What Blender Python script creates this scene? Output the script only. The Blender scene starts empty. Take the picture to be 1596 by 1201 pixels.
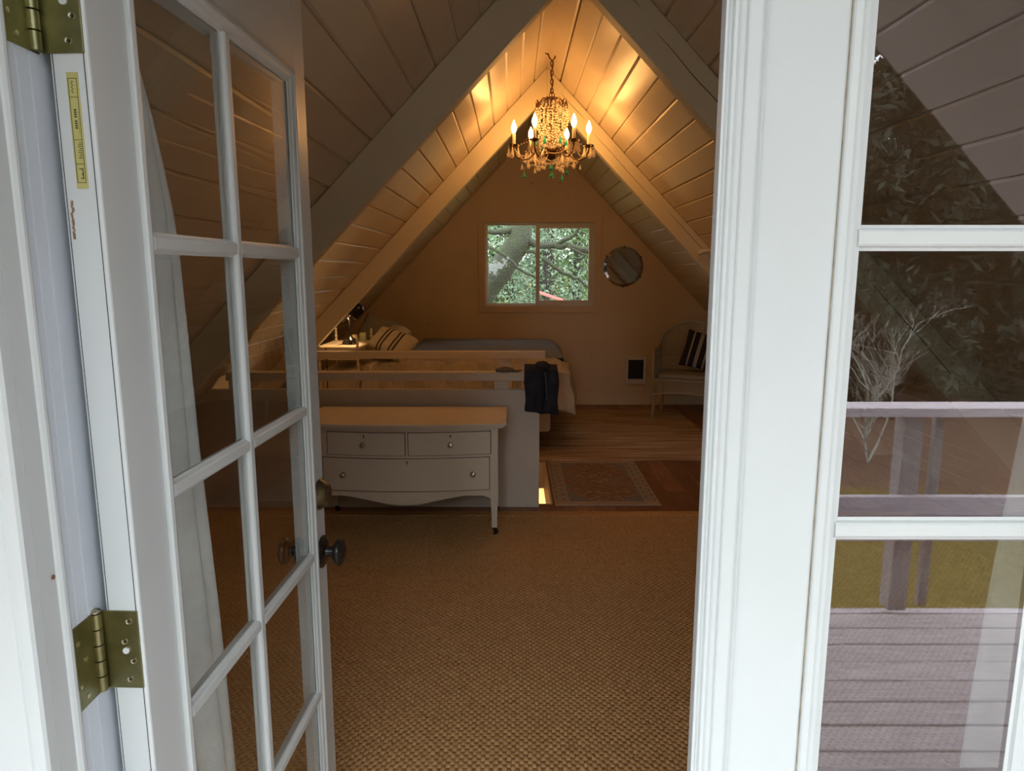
import bpy, bmesh, math, random
import numpy as np
from mathutils import Vector, Matrix, noise
random.seed(7); rng = np.random.default_rng(7)
PI = math.pi
sc = bpy.context.scene
COL = sc.collection

# ------------------------------------------------------------------ camera
cam_d = bpy.data.cameras.new('camera'); cam = bpy.data.objects.new('camera', cam_d); COL.objects.link(cam)
cam.location = (0, 0, 1.53); cam.rotation_euler = (math.radians(90 - 9.42), 0, 0)
cam_d.sensor_width = 36; cam_d.lens = 1085 / 1596 * 36; cam_d.clip_start = 0.05; cam_d.clip_end = 300
cam_d.dof.use_dof = False
sc.camera = cam
# ------------------------------------------------------------------ sky: plain overcast
W = bpy.data.worlds.new('overcast_sky'); sc.world = W; W.use_nodes = True
bg = W.node_tree.nodes['Background']; bg.inputs['Color'].default_value = (0.87, 0.955, 1.0, 1); bg.inputs['Strength'].default_value = 6.0
sc.view_settings.view_transform = 'Standard'; sc.view_settings.look = 'None'
sc.view_settings.exposure = 0.0; sc.view_settings.gamma = 1.0
sc.view_settings.use_curve_mapping = False
BULB = 135.0       # chandelier bulb emission
LAMP = 7.0         # watts of the bedside reading lamp
STAIR = 60.0       # watts of the lamp in the room below

# ------------------------------------------------------------------ materials
def nm(name):
    m = bpy.data.materials.new(name); m.use_nodes = True
    nt = m.node_tree; return m, nt, nt.nodes['Principled BSDF']
def L(nt, a, b): nt.links.new(a, b)
def N(nt, typ, **kw):
    n = nt.nodes.new(typ)
    for k, v in kw.items():
        if k in n.inputs: n.inputs[k].default_value = v
        else: setattr(n, k, v)
    return n
def mixc(nt, fac, a, b):
    m = nt.nodes.new('ShaderNodeMix'); m.data_type = 'RGBA'
    if hasattr(fac, 'is_linked') or isinstance(fac, bpy.types.NodeSocket): L(nt, fac, m.inputs[0])
    else: m.inputs[0].default_value = fac
    for i, c in ((6, a), (7, b)):
        if isinstance(c, bpy.types.NodeSocket): L(nt, c, m.inputs[i])
        else: m.inputs[i].default_value = (*c, 1)
    return m.outputs[2]
def mapped(nt, scale, obj=True):
    tc = nt.nodes.new('ShaderNodeTexCoord'); mp = nt.nodes.new('ShaderNodeMapping'); mp.inputs['Scale'].default_value = scale
    L(nt, tc.outputs['Object' if obj else 'Generated'], mp.inputs[0]); return mp.outputs[0]
def ramp(nt, src, p0, p1):
    r = nt.nodes.new('ShaderNodeMapRange'); r.inputs[1].default_value = p0; r.inputs[2].default_value = p1; r.clamp = True
    L(nt, src, r.inputs[0]); return r.outputs[0]
def noise_n(nt, vec, scale, detail=3, rough=.5):
    n = nt.nodes.new('ShaderNodeTexNoise'); n.inputs['Scale'].default_value = scale; n.inputs['Detail'].default_value = detail
    n.inputs['Roughness'].default_value = rough; L(nt, vec, n.inputs['Vector']); return n.outputs['Fac']
def bump(nt, bs, h, strength=.2, dist=.002):
    b = nt.nodes.new('ShaderNodeBump'); b.inputs['Strength'].default_value = strength; b.inputs['Distance'].default_value = dist
    L(nt, h, b.inputs['Height']); L(nt, b.outputs[0], bs.inputs['Normal'])

def mat_basic(name, c, rough=.5, metal=0, spec=None, vary=.12, nscale=6, bmp=0.15, stretch=(1, 1, 1), c2=None, dist=.001, bscale=None):
    m, nt, bs = nm(name)
    v = mapped(nt, stretch); f = noise_n(nt, v, nscale, 4)
    d = c2 if c2 else tuple(x * (1 - vary) for x in c)
    L(nt, mixc(nt, ramp(nt, f, .3, .7), c, d), bs.inputs['Base Color'])
    bs.inputs['Roughness'].default_value = rough; bs.inputs['Metallic'].default_value = metal
    if spec is not None: bs.inputs['Specular IOR Level'].default_value = spec
    if bmp: bump(nt, bs, noise_n(nt, v, bscale or nscale * 8, 3), bmp, dist)
    return m
def mat_paint(name, c, rough=.45, chips=None, chip_thr=.74, grain=(60, 60, 4), brush=.12):
    """painted timber: brush marks along z, faint dirt, optional chipped spots"""
    m, nt, bs = nm(name)
    v = mapped(nt, grain); v2 = mapped(nt, (1, 1, 1))
    f = noise_n(nt, v2, 3, 4); col = mixc(nt, ramp(nt, f, .35, .75), c, tuple(x * .93 for x in c))
    if chips:
        k = noise_n(nt, mapped(nt, (1, 1, .35)), 55, 5, .7)
        col = mixc(nt, ramp(nt, k, chip_thr, chip_thr + .02), col, chips)
    L(nt, col, bs.inputs['Base Color']); bs.inputs['Roughness'].default_value = rough
    bump(nt, bs, noise_n(nt, v, 3, 3), brush, .0012)
    return m
CREAM = (.72, .66, .55)
M = {}
M['door'] = mat_paint('white_door_paint', (.60, .625, .625), .35, chips=(.45, .40, .33), chip_thr=.80)
M['bead'] = mat_paint('white_bead_paint', (.60, .625, .62), .35, chips=(.40, .35, .28), chip_thr=.735)
M['trim'] = mat_paint('white_frame_paint', (.59, .625, .68), .35)
M['muntin'] = mat_paint('muntin_paint', (.60, .62, .61), .4, chips=(.50, .46, .40), chip_thr=.69, grain=(8, 8, 60), brush=.5)
M['wall'] = mat_paint('cream_wall_paint', (.70, .54, .36), .6, grain=(8, 8, 40))
M['plank'] = mat_paint('cream_plank_paint', (.68, .57, .42), .38, grain=(40, 2, 40), brush=.35)
M['rafter'] = mat_paint('rafter_paint', (.74, .66, .48), .5, grain=(6, 30, 6))
M['dark_gap'] = mat_basic('dark_crack', (.03, .022, .015), .9)
M['furn'] = mat_paint('dresser_paint', (.80, .70, .55), .4, chips=(.12, .08, .05), chip_thr=.80, grain=(40, 40, 6))
M['half'] = mat_paint('railing_paint', (.70, .61, .50), .5)
M['brass'] = mat_basic('olive_brass', (.30, .28, .14), .36, 1, vary=.35, nscale=25, bmp=.05)
M['screw'] = mat_basic('screw_steel', (.55, .50, .36), .3, 1)
M['iron'] = mat_basic('aged_black_bronze', (.016, .017, .019), .25, .35, vary=.4, nscale=40, c2=(.035, .028, .022))
M['bolt'] = mat_basic('worn_bronze', (.03, .028, .028), .35, .6, nscale=45, c2=(.20, .13, .05))
M['blackmet'] = mat_basic('black_lacquer', (.008, .006, .006), .18, 0)
M['darkbrass'] = mat_basic('antique_brass', (.22, .12, .05), .3, 1, vary=.4, nscale=30)
M['candle'] = mat_basic('candle_sleeve', (.75, .66, .48), .5)
M['glassy'] = mat_basic('clear_knob', (.55, .50, .42), .12, .6)
M['grille'] = mat_basic('heater_grille', (.02, .02, .02), .5)
M['white_metal'] = mat_basic('white_enamel', (.74, .72, .66), .3)
M['wicker'] = mat_basic('white_wicker', (.46, .41, .34), .7, nscale=60, bmp=.6, dist=.003)
M['rubber'] = mat_basic('black_caster', (.012, .012, .012), .5)
M['vinyl'] = mat_basic('white_vinyl', (.74, .70, .62), .35, bmp=.02)
def cloth(name, c, c2=None, ns=30, bsc=400, b=.3):
    return mat_basic(name, c, .95, nscale=ns, c2=c2, vary=.12, bmp=b, bscale=bsc, dist=.001, spec=.1)
M['curtain'] = cloth('white_sheer', (.66, .66, .65))
M['comforter'] = cloth('blue_grey_blanket', (.26, .28, .34), ns=8)
M['quilt'] = mat_basic('tan_quilt', (.56, .49, .40), .95, nscale=5, vary=.25, bmp=1, bscale=11, dist=.05, spec=.1, stretch=(1.6, 1, .6))
M['sheet'] = cloth('cream_sheet', (.66, .58, .46), ns=8)
M['greycloth'] = cloth('grey_linen', (.36, .34, .30))
M['jacket'] = cloth('dark_navy_fleece', (.028, .030, .044), (.045, .048, .062), ns=12, b=.6)
M['capcloth'] = cloth('grey_cap', (.16, .15, .14))
M['ribbon'] = cloth('faded_pink_lace', (.55, .42, .38))
def mat_bulb(name, c, s):
    m = bpy.data.materials.new(name); m.use_nodes = True; nt = m.node_tree; nt.nodes.clear()
    e = N(nt, 'ShaderNodeEmission'); e.inputs[0].default_value = (*c, 1); e.inputs[1].default_value = s
    o = N(nt, 'ShaderNodeOutputMaterial'); L(nt, e.outputs[0], o.inputs[0]); return m
M['bulb'] = mat_bulb('flame_bulb', (1, .48, .14), BULB)
M['bulb2'] = mat_bulb('reading_bulb', (1, .62, .28), 60)
def mat_pane(name, ior, tint=(1, 1, 1), refl=(1, 1, 1)):
    """window glass: clear with a mirror reflection by Fresnel"""
    m = bpy.data.materials.new(name); m.use_nodes = True; nt = m.node_tree; nt.nodes.clear()
    t = N(nt, 'ShaderNodeBsdfTransparent'); t.inputs[0].default_value = (*tint, 1)
    g = N(nt, 'ShaderNodeBsdfGlossy'); g.inputs['Color'].default_value = (*refl, 1); g.inputs['Roughness'].default_value = 0
    fr = N(nt, 'ShaderNodeFresnel'); ge = N(nt, 'ShaderNodeNewGeometry'); mi = N(nt, 'ShaderNodeMapRange')
    mi.inputs[3].default_value = ior; mi.inputs[4].default_value = 1 / ior      # same index on the way out: no total reflection in a thin pane
    L(nt, ge.outputs['Backfacing'], mi.inputs[0]); L(nt, mi.outputs[0], fr.inputs[0])
    mx = N(nt, 'ShaderNodeMixShader'); o = N(nt, 'ShaderNodeOutputMaterial')
    L(nt, fr.outputs[0], mx.inputs[0]); L(nt, t.outputs[0], mx.inputs[1]); L(nt, g.outputs[0], mx.inputs[2]); L(nt, mx.outputs[0], o.inputs[0])
    return m
M['pane'] = mat_pane('window_pane', 1.42, (.96, .97, .96))
M['pane_coated'] = mat_pane('coated_pane', 2.1, (.74, .75, .74), (1, .93, .98))
def mat_crystal(name, c, rough=.02):
    m, nt, bs = nm(name); bs.inputs['Base Color'].default_value = (*c, 1); bs.inputs['Roughness'].default_value = rough
    bs.inputs['Transmission Weight'].default_value = .45; bs.inputs['IOR'].default_value = 1.5
    return m
M['crystal'] = mat_crystal('clear_crystal', (1, .88, .70), .08); M['green_crystal'] = mat_crystal('green_crystal', (.03, .55, .38))
m, nt, bs = nm('mirror_glass'); bs.inputs['Metallic'].default_value = 1; bs.inputs['Roughness'].default_value = .01; bs.inputs['Base Color'].default_value = (.42, .42, .42, 1); M['mirror'] = m
# wood planks, sisal, rugs
def mat_wood(name, c, c2, rough=.45, grain=(14, 1.2, 14), ns=3, rnd=.35, knots=True, bmp=.25):
    m, nt, bs = nm(name); v = mapped(nt, grain)
    oi = N(nt, 'ShaderNodeObjectInfo'); add = N(nt, 'ShaderNodeVectorMath', operation='ADD'); L(nt, v, add.inputs[0])
    cb = N(nt, 'ShaderNodeCombineXYZ'); mu = N(nt, 'ShaderNodeMath', operation='MULTIPLY'); mu.inputs[1].default_value = 40
    L(nt, oi.outputs['Random'], mu.inputs[0]); L(nt, mu.outputs[0], cb.inputs[0]); L(nt, mu.outputs[0], cb.inputs[1]); L(nt, cb.outputs[0], add.inputs[1])
    f = noise_n(nt, add.outputs[0], ns, 6, .65); col = mixc(nt, ramp(nt, f, .35, .68), c, c2)
    hs = N(nt, 'ShaderNodeHueSaturation'); L(nt, col, hs.inputs['Color'])
    mr = N(nt, 'ShaderNodeMapRange'); mr.inputs[3].default_value = 1 - rnd; mr.inputs[4].default_value = 1 + rnd
    L(nt, oi.outputs['Random'], mr.inputs[0]); L(nt, mr.outputs[0], hs.inputs['Value'])
    L(nt, hs.outputs[0], bs.inputs['Base Color']); bs.inputs['Roughness'].default_value = rough
    bump(nt, bs, f, bmp, .003); return m
M['floorwood'] = mat_wood('red_brown_floorboard', (.32, .14, .065), (.17, .07, .035), .4, rnd=.25)
M['deckwood'] = mat_wood('weathered_grey_deck_wood', (.64, .57, .56), (.38, .33, .33), .85, grain=(1.5, 30, 30), rnd=.12, bmp=.8)
M['railwood'] = mat_wood('weathered_rail_wood', (.72, .64, .65), (.45, .40, .41), .85, grain=(1.5, 40, 40), rnd=.15, bmp=.8)
M['postwood'] = mat_wood('weathered_post_wood', (.44, .39, .36), (.28, .24, .22), .85, grain=(40, 40, 1.5), rnd=.15, bmp=.8)
M['barn'] = mat_basic('dark_soffit', (.25, .22, .20), .6)
M['sisal'] = mat_basic('sisal_fibre', (.58, .345, .155), .85, nscale=90, c2=(.43, .235, .095), bmp=.5, bscale=260, stretch=(1, .4, 1), dist=.002, spec=.2)
M['sisal_base'] = mat_basic('sisal_shadow_fibre', (.34, .19, .09), .95, nscale=200, spec=.1)
def mat_striped_rug():
    m, nt, bs = nm('striped_rag_rug'); v = mapped(nt, (.6, 9, 1))
    f = noise_n(nt, v, 2.2, 5, .6); f2 = noise_n(nt, mapped(nt, (30, 90, 1)), 1.5, 3)
    c = mixc(nt, ramp(nt, f, .42, .62), (.58, .42, .28), (.30, .20, .14))
    c = mixc(nt, ramp(nt, f2, .58, .70), c, (.10, .07, .06)); L(nt, c, bs.inputs['Base Color']); bs.inputs['Roughness'].default_value = .95
    bs.inputs['Specular IOR Level'].default_value = .1; bump(nt, bs, f2, .6, .003); return m
M['striped_rug'] = mat_striped_rug()
M['rugfield'] = cloth('rug_rose_field', (.25, .14, .10), (.33, .23, .17), ns=22)
M['rugtan'] = cloth('rug_tan', (.46, .36, .27), ns=40); M['rugslate'] = cloth('rug_slate', (.26, .24, .22), ns=40)
M['redroof'] = mat_basic('red_metal_roof', (.75, .16, .14), .5)
M['bark'] = mat_basic('mossy_bark', (.050, .044, .034), .95, nscale=9, c2=(.05, .062, .025), bmp=1, dist=.03, bscale=30)
M['darkbark'] = mat_basic('dark_bark', (.030, .025, .02), .95, nscale=9, c2=(.06, .05, .04), bmp=1, dist=.03, bscale=30)
M['lichen'] = mat_basic('lichen_twig', (.42, .42, .36), .9, nscale=20, c2=(.25, .24, .20))
def mat_leaf(name, c, c2, ns=2.0):
    m, nt, bs = nm(name); v = mapped(nt, (1, 1, 1)); f = noise_n(nt, v, ns, 5, .75)
    L(nt, mixc(nt, ramp(nt, f, .38, .62), c, c2), bs.inputs['Base Color']); bs.inputs['Roughness'].default_value = .6
    bs.inputs['Specular IOR Level'].default_value = .25; return m
M['leaf_bright'] = mat_leaf('spring_leaf', (.17, .25, .08), (.06, .11, .04)); M['leaf_pale'] = mat_leaf('lichen_leaf', (.24, .31, .22), (.10, .16, .09))
M['leaf_dark'] = mat_leaf('dark_needles', (.040, .050, .028), (.02, .024, .014), 1)
def mat_ground():
    m, nt, bs = nm('mossy_ground'); v = mapped(nt, (1, 1, 1))
    f = noise_n(nt, v, .35, 4, .6); f2 = ramp(nt, noise_n(nt, v, 7, 6, .9), .25, .75)
    moss = mixc(nt, f2, (.10, .075, .03), (.50, .385, .11)); lit = mixc(nt, f2, (.13, .075, .05), (.42, .26, .17))
    sx = N(nt, 'ShaderNodeSeparateXYZ'); L(nt, v, sx.inputs[0])
    g = ramp(nt, sx.outputs['Y'], -12.2, -10.0)
    ad = N(nt, 'ShaderNodeMath', operation='ADD'); L(nt, g, ad.inputs[0]); L(nt, ramp(nt, f, .35, .8), ad.inputs[1])
    L(nt, mixc(nt, ramp(nt, ad.outputs[0], .55, .95), lit, moss), bs.inputs['Base Color']); bs.inputs['Roughness'].default_value = 1
    bs.inputs['Specular IOR Level'].default_value = .1; bump(nt, bs, f2, 1, .05); return m
M['ground'] = mat_ground()

# ------------------------------------------------------------------ mesh builder
class B:
    def __init__(s): s.v = []; s.f = []; s.mi = []; s.cur = 0
    def add(s, vs, fs):
        o = len(s.v); s.v += [tuple(v) for v in vs]; s.f += [tuple(i + o for i in f) for f in fs]; s.mi += [s.cur] * len(fs); return s
    def box(s, x0, x1, y0, y1, z0, z1):
        return s.add([(x0, y0, z0), (x1, y0, z0), (x1, y1, z0), (x0, y1, z0), (x0, y0, z1), (x1, y0, z1), (x1, y1, z1), (x0, y1, z1)],
                     [(0, 3, 2, 1), (4, 5, 6, 7), (0, 1, 5, 4), (1, 2, 6, 5), (2, 3, 7, 6), (3, 0, 4, 7)])
    def prism(s, poly, a, b, ax='y'):
        n = len(poly)
        def P(p, t): return (p[0], t, p[1]) if ax == 'y' else ((p[0], p[1], t) if ax == 'z' else (t, p[0], p[1]))
        return s.add([P(p, a) for p in poly] + [P(p, b) for p in poly],
                     [tuple(range(n))[::-1], tuple(range(n, 2 * n))] + [(i, (i + 1) % n, n + (i + 1) % n, n + i) for i in range(n)])
    def lathe(s, prof, c=(0, 0, 0), n=12, R=None, ang=2 * PI):
        vs = []; fs = []; k = len(prof)
        for i in range(n):
            a = 2 * PI * i / n
            for r, z in prof:
                p = Vector((r * math.cos(a), r * math.sin(a), z))
                if R: p = R @ p
                vs.append((p.x + c[0], p.y + c[1], p.z + c[2]))
        for i in range(n):
            j = (i + 1) % n
            for q in range(k - 1): fs.append((i * k + q, j * k + q, j * k + q + 1, i * k + q + 1))
        fs.append(tuple(i * k for i in range(n))[::-1]); fs.append(tuple(i * k + k - 1 for i in range(n)))
        return s.add(vs, fs)
    def tube(s, pts, r, n=6, closed=False):
        pts = [Vector(p) for p in pts]; m = len(pts); vs = []; fs = []
        rr = r if hasattr(r, '__len__') else [r] * m
        up = Vector((0, 0, 1)); prev = None
        for i, p in enumerate(pts):
            if closed: t = pts[(i + 1) % m] - pts[i - 1]
            else: t = pts[min(i + 1, m - 1)] - pts[max(i - 1, 0)]
            if t.length < 1e-9: t = Vector((0, 0, 1))
            t.normalize()
            if prev is None: a = t.orthogonal().normalized()
            else:
                a = prev - t * prev.dot(t)
                a = a.normalized() if a.length > 1e-6 else t.orthogonal().normalized()
            prev = a; b = t.cross(a)
            for j in range(n):
                q = 2 * PI * j / n; vs.append(p + (a * math.cos(q) + b * math.sin(q)) * rr[i])
        for i in range(m - (0 if closed else 1)):
            k = (i + 1) % m
            for j in range(n): fs.append((i * n + j, i * n + (j + 1) % n, k * n + (j + 1) % n, k * n + j))
        if not closed: fs += [tuple(range(n))[::-1], tuple((m - 1) * n + j for j in range(n))]
        return s.add(vs, fs)
    def ball(s, c, r, n=6, sz=1):
        k = max(3, n // 2 + 1)
        return s.lathe([(r * math.sin(PI * i / k) + 1e-5, -r * sz * math.cos(PI * i / k)) for i in range(k + 1)], c, n)
    def grid(s, fn, nu, nv):
        vs = [fn(i / nu, j / nv) for i in range(nu + 1) for j in range(nv + 1)]
        return s.add(vs, [(i * (nv + 1) + j, (i + 1) * (nv + 1) + j, (i + 1) * (nv + 1) + j + 1, i * (nv + 1) + j + 1) for i in range(nu) for j in range(nv)])
    def mesh(s, name, mats, smooth=False, off=(0, 0, 0)):
        me = bpy.data.meshes.new(name)
        me.from_pydata([(v[0] - off[0], v[1] - off[1], v[2] - off[2]) for v in s.v], [], s.f)
        if not isinstance(mats, (list, tuple)): mats = [mats]
        for m in mats: me.materials.append(m)
        if len(mats) > 1: me.polygons.foreach_set('material_index', s.mi)
        bm = bmesh.new(); bm.from_mesh(me); bmesh.ops.recalc_face_normals(bm, faces=bm.faces[:]); bm.to_mesh(me); bm.free()
        if smooth:
            me.polygons.foreach_set('use_smooth', [True] * len(me.polygons))
            try: me.set_sharp_from_angle(angle=math.radians(40))
            except Exception: pass
        me.update(); return me
ORG = {}
def root_of(o):
    while o.parent: o = o.parent
    return o
def build(b, name, mat, parent=None, smooth=False, bevel=0, solid=0, label=None, kind=None, sub=0):
    off = ORG.get(root_of(parent).name, (0, 0, 0)) if parent else (0, 0, 0)
    o = bpy.data.objects.new(name, b.mesh(name, mat, smooth, off)); COL.objects.link(o)
    if parent: o.parent = parent
    if solid: md = o.modifiers.new('solid', 'SOLIDIFY'); md.thickness = solid; md.offset = 0
    if sub: md = o.modifiers.new('sub', 'SUBSURF'); md.levels = sub; md.render_levels = sub
    if bevel: md = o.modifiers.new('bevel', 'BEVEL'); md.width = bevel; md.segments = 2; md.limit_method = 'ANGLE'; md.angle_limit = math.radians(35)
    if label: o['label'] = label
    if kind: o['kind'] = kind
    return o
def inst(name, me, parent=None, loc=(0, 0, 0), rot=(0, 0, 0), mw=None, kind=None):
    o = bpy.data.objects.new(name, me); COL.objects.link(o)
    if parent: o.parent = parent
    if mw is not None: o.matrix_local = mw
    else: o.location = loc; o.rotation_euler = rot
    if kind: o['kind'] = kind
    return o
def thing(name, label, cat, loc=(0, 0, 0), rotz=0, group=None, kind=None, local=False):
    o = bpy.data.objects.new(name, None); COL.objects.link(o); o.empty_display_size = .05
    o.location = loc; o.rotation_euler = (0, 0, rotz)
    if label: o['label'] = label
    if cat: o['category'] = cat
    if group: o['group'] = group
    if kind: o['kind'] = kind
    if not local: ORG[o.name] = tuple(loc)
    return o
def tag(o, label, cat, group=None, kind=None):
    o['label'] = label; o['category'] = cat
    if group: o['group'] = group
    if kind: o['kind'] = kind
    return o
def struct(o, label, cat='structure'):
    o['kind'] = 'structure'; o['label'] = label; o['category'] = cat; return o
def nz(x, y, z=0): return noise.noise(Vector((x, y, z)))

# ------------------------------------------------------------------ A-frame shell
XR, ZR, SL = .27, 3.06, 1.04
HY = math.sqrt(1 + SL * SL)
YF0, YF1 = .765, .95        # front gable wall
YB = 7.89                    # inner face of the far wall
XLB, XRB = XR - ZR / SL, XR + ZR / SL
def roof_x(z, s): return XR + s * (ZR - z) / SL
ceiling = struct(thing('ceiling', None, None), 'cream painted plank ceiling sloping down on both sides from the ridge', 'ceiling')
b = B()      # outer roof deck above the planks; unseen back eave lengthened to block sky light
for s in (-1, 1):
    t = .14 * HY
    b.prism([(XR, ZR + .045), (XR, ZR + .045 + t), (XR + s * (ZR + 2.9 + t) / SL, -2.9), (XR + s * (ZR + 2.9 + .045) / SL, -2.9)], -.57, 9.5)
build(b, 'roof_deck', M['barn'], ceiling)
# one plank mesh per bay, V-jointed edges
PW = .146
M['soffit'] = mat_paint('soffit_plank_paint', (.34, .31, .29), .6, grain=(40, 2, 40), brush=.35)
def plank_mesh(length, i, mk='plank'):
    b = B(); g = .0075 + .0015 * (i % 3); w = PW
    ch = .008
    b.prism([(.0007, -.032), (.0007, -ch), (g, 0), (w - g, 0), (w - .0007, -ch), (w - .0007, -.032)], 0, length)
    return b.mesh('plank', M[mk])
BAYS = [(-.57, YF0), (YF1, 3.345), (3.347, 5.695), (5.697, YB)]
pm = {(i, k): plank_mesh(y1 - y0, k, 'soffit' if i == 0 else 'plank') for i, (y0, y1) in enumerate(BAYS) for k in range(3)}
NPL = 30
for s in (-1, 1):
    tdir = Vector((s / HY, 0, -SL / HY)); ndir = Vector((-s * SL / HY, 0, -1 / HY))   # down the slope, and into the room
    for bi, (y0, y1) in enumerate(BAYS):
        for k in range(NPL):
            p = Vector((XR, y0, ZR)) + tdir * (k * PW - (.011 if k == 0 else 0)) - ndir * (random.choice((0, .0, .0015, .003)) if k else 0)
            lx, lz = tdir, ndir; ly = Vector((0, 1, 0))
            if p.z < .02: continue
            mw = Matrix((( lx.x, ly.x, lz.x, p.x), (lx.y, ly.y, lz.y, p.y), (lx.z, ly.z, lz.z, p.z), (0, 0, 0, 1)))
            o = inst('plank', pm[(bi, (k * 7 + bi) % 3)], ceiling, mw=mw)
for y0, w, dp in ((3.3, .09, .168), (5.65, .09, .143)):
    for s in (-1, 1):
        d = dp * HY; b = B()
        b.prism([(XR, ZR - .001), (XR, ZR - d), (roof_x(d, s) - s * 0 , 0) if False else (XR + s * (ZR - d) / SL, 0), (XR + s * (ZR - .001) / SL, 0)], y0, y0 + w)
        r = build(b, 'rafter', M['rafter'], ceiling, bevel=.006)
        # drying cracks (checks) in the timber face
        if s == 1:
            b = B()
            for (xa, xb, off) in ((XR + .10, XR + .30, .055), (XR + .36, XR + .86, .075), (XR + .95, XR + 1.35, .05), (XR + 1.4, XR + 1.9, .08)):
                n = 14; up = []; lo = []
                for i in range(n + 1):
                    x = xa + (xb - xa) * i / n; wob = nz(x * 9, y0, off * 30) * .006
                    z = ZR - SL * (x - XR) - (off + wob) * HY; h = .0022 * (math.sin(PI * i / n) ** .5 + .1)
                    up.append((x, z + h)); lo.append((x, z - h))
                for i in range(n): b.prism([up[i], up[i + 1], lo[i + 1], lo[i]], y0 - .0006, y0 + .002)
            build(b, 'timber_crack', M['dark_gap'], r)
# far wall with window hole
WX0, WX1, WZ0, WZ1 = -.305, .925, 1.125, 2.055
HX0, HX1, HY0, HY1 = -2.2, .27, 4.42, 5.46       # stairwell opening
wb = B(); zr = ZR + .02
def gable(b, pieces, y0, y1):
    for p in pieces: b.prism(p, y0, y1)
zt = lambda x: ZR - SL * abs(x - XR) + .04
gable(wb, [[(XLB - .05, -.02), (WX0, -.02), (WX0, zt(WX0))], [(WX1, -.02), (XRB + .05, -.02), (WX1, zt(WX1))],
           [(WX0, -.02), (WX1, -.02), (WX1, WZ0), (WX0, WZ0)], [(WX0, WZ1), (WX1, WZ1), (WX1, zt(WX1)), (XR, zt(XR)), (WX0, zt(WX0))]], YB, YB + .14)
wall_back = struct(build(wb, 'wall_back', M['wall']), 'cream painted gable wall at the far end behind the bed', 'wall')
b = B()
for i in range(34):
    x = random.uniform(-1.6, 2.2); z = random.uniform(.3, min(2.6, zt(x) - .2))
    if WX0 - .1 < x < WX1 + .1 and WZ0 - .1 < z < WZ1 + .1: continue
    r = random.uniform(.004, .008); b.prism([(x + r * math.cos(q), z + r * .8 * math.sin(q)) for q in [k * PI / 4 for k in range(8)]], YB - .0006, YB + .001)
build(b, 'nail_hole', M['dark_gap'], wall_back, kind='stuff')
struct(build(B().box(XLB + .1, XRB - .1, YB - .018, YB - .0005, 0, .15), 'baseboard_back', M['wall'], bevel=.003), 'cream baseboard along the foot of the far wall', 'baseboard')
# front gable wall round the doorway
DX0, DX1, DZ = -.60, 1.085, 2.175
SWL, SWR, SZ0, SZ1 = (-1.42, -.86), (1.30, 1.86), .30, 1.28
fb = B()
gable(fb, [[(XLB - .05, -.3), (SWL[0], -.3), (SWL[0], zt(SWL[0]))], [(SWL[1], -.3), (DX0, -.3), (DX0, zt(DX0)), (SWL[1], zt(SWL[1]))], [(SWL[0], -.3), (SWL[1], -.3), (SWL[1], zt(SWL[1])), (SWL[0], zt(SWL[0]))],
           [(DX1, -.3), (SWR[0], -.3), (SWR[0], zt(SWR[0])), (DX1, zt(DX1))], [(SWR[1], -.3), (XRB + .05, -.3), (SWR[1], zt(SWR[1]))], [(SWR[0], -.3), (SWR[1], -.3), (SWR[1], SZ0), (SWR[0], SZ0)], [(SWR[0], SZ1), (SWR[1], SZ1), (SWR[1], zt(SWR[1])), (SWR[0], zt(SWR[0]))],
           [(DX0, DZ), (DX1, DZ), (DX1, zt(DX1)), (XR, zt(XR)), (DX0, zt(DX0))]], YF0, YF1)
struct(build(fb, 'wall_front', M['door']), 'white painted gable wall around the french doors', 'wall')
for k_, (a_, e_) in enumerate((SWR,)):  # invented window, out of view, put in to let more daylight inside
    sw_ = struct(thing('window_%d' % (k_ + 2), None, None, (a_, YF0, SZ0)), 'low white side window added out of view right of the french doors for daylight', 'window')
    b = B(); b.box(a_, a_ + .03, .80, .86, SZ0, SZ1); b.box(e_ - .03, e_, .80, .86, SZ0, SZ1); b.box(a_ + .03, e_ - .03, .80, .86, SZ1 - .03, SZ1); b.box(a_ + .03, e_ - .03, .80, .86, SZ0, SZ0 + .03)
    build(b, 'window_frame', M['vinyl'], sw_); build(B().box(a_ + .03, e_ - .03, .828, .832, SZ0 + .03, SZ1 - .03), 'pane', M['pane'], sw_)
# floor: deck under everything with the stairwell cut out, then floorboards
fl = B()
fl.box(XLB, XRB, YF0, HY0, -.22, -.021); fl.box(XLB, XRB, HY1, YB, -.22, -.021); fl.box(HX1, XRB, HY0, HY1, -.22, -.021); fl.box(XLB, HX0, HY0, HY1, -.22, -.021)
floor = struct(build(fl, 'floor', M['floorwood']), 'red brown timber floor of the loft', 'floor')
def floor_plank(x0, x1, y0, y1): 
    b = B(); b.prism([(x0 + .0006, -.02), (x0 + .0006, -.0015), (x0 + .002, 0), (x1 - .002, 0), (x1 - .0006, -.0015), (x1 - .0006, -.02)], y0 + .0008, y1 - .0008); return b
FW = .135; x = HX1
i = 0
while x < XRB - FW:
    cuts = [4.15, 4.15 + random.uniform(.5, 1.6)]
    while cuts[-1] < YB - .3: cuts.append(min(YB, cuts[-1] + random.uniform(.9, 1.9)))
    cuts[-1] = YB
    for a, c in zip(cuts, cuts[1:]): build(floor_plank(x, x + FW, a, c), 'plank', M['floorwood'], floor)
    x += FW; i += 1
x = HX1
while x > -1.9:
    x -= FW; c0 = HY1 + random.uniform(.5, 1.5)
    build(floor_plank(x, x + FW, HY1, c0), 'plank', M['floorwood'], floor); build(floor_plank(x, x + FW, c0, YB), 'plank', M['floorwood'], floor)
build(B().box(HX0, HX1, 4.15, HY0, -.02, 0), 'plank', M['floorwood'], floor)
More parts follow.
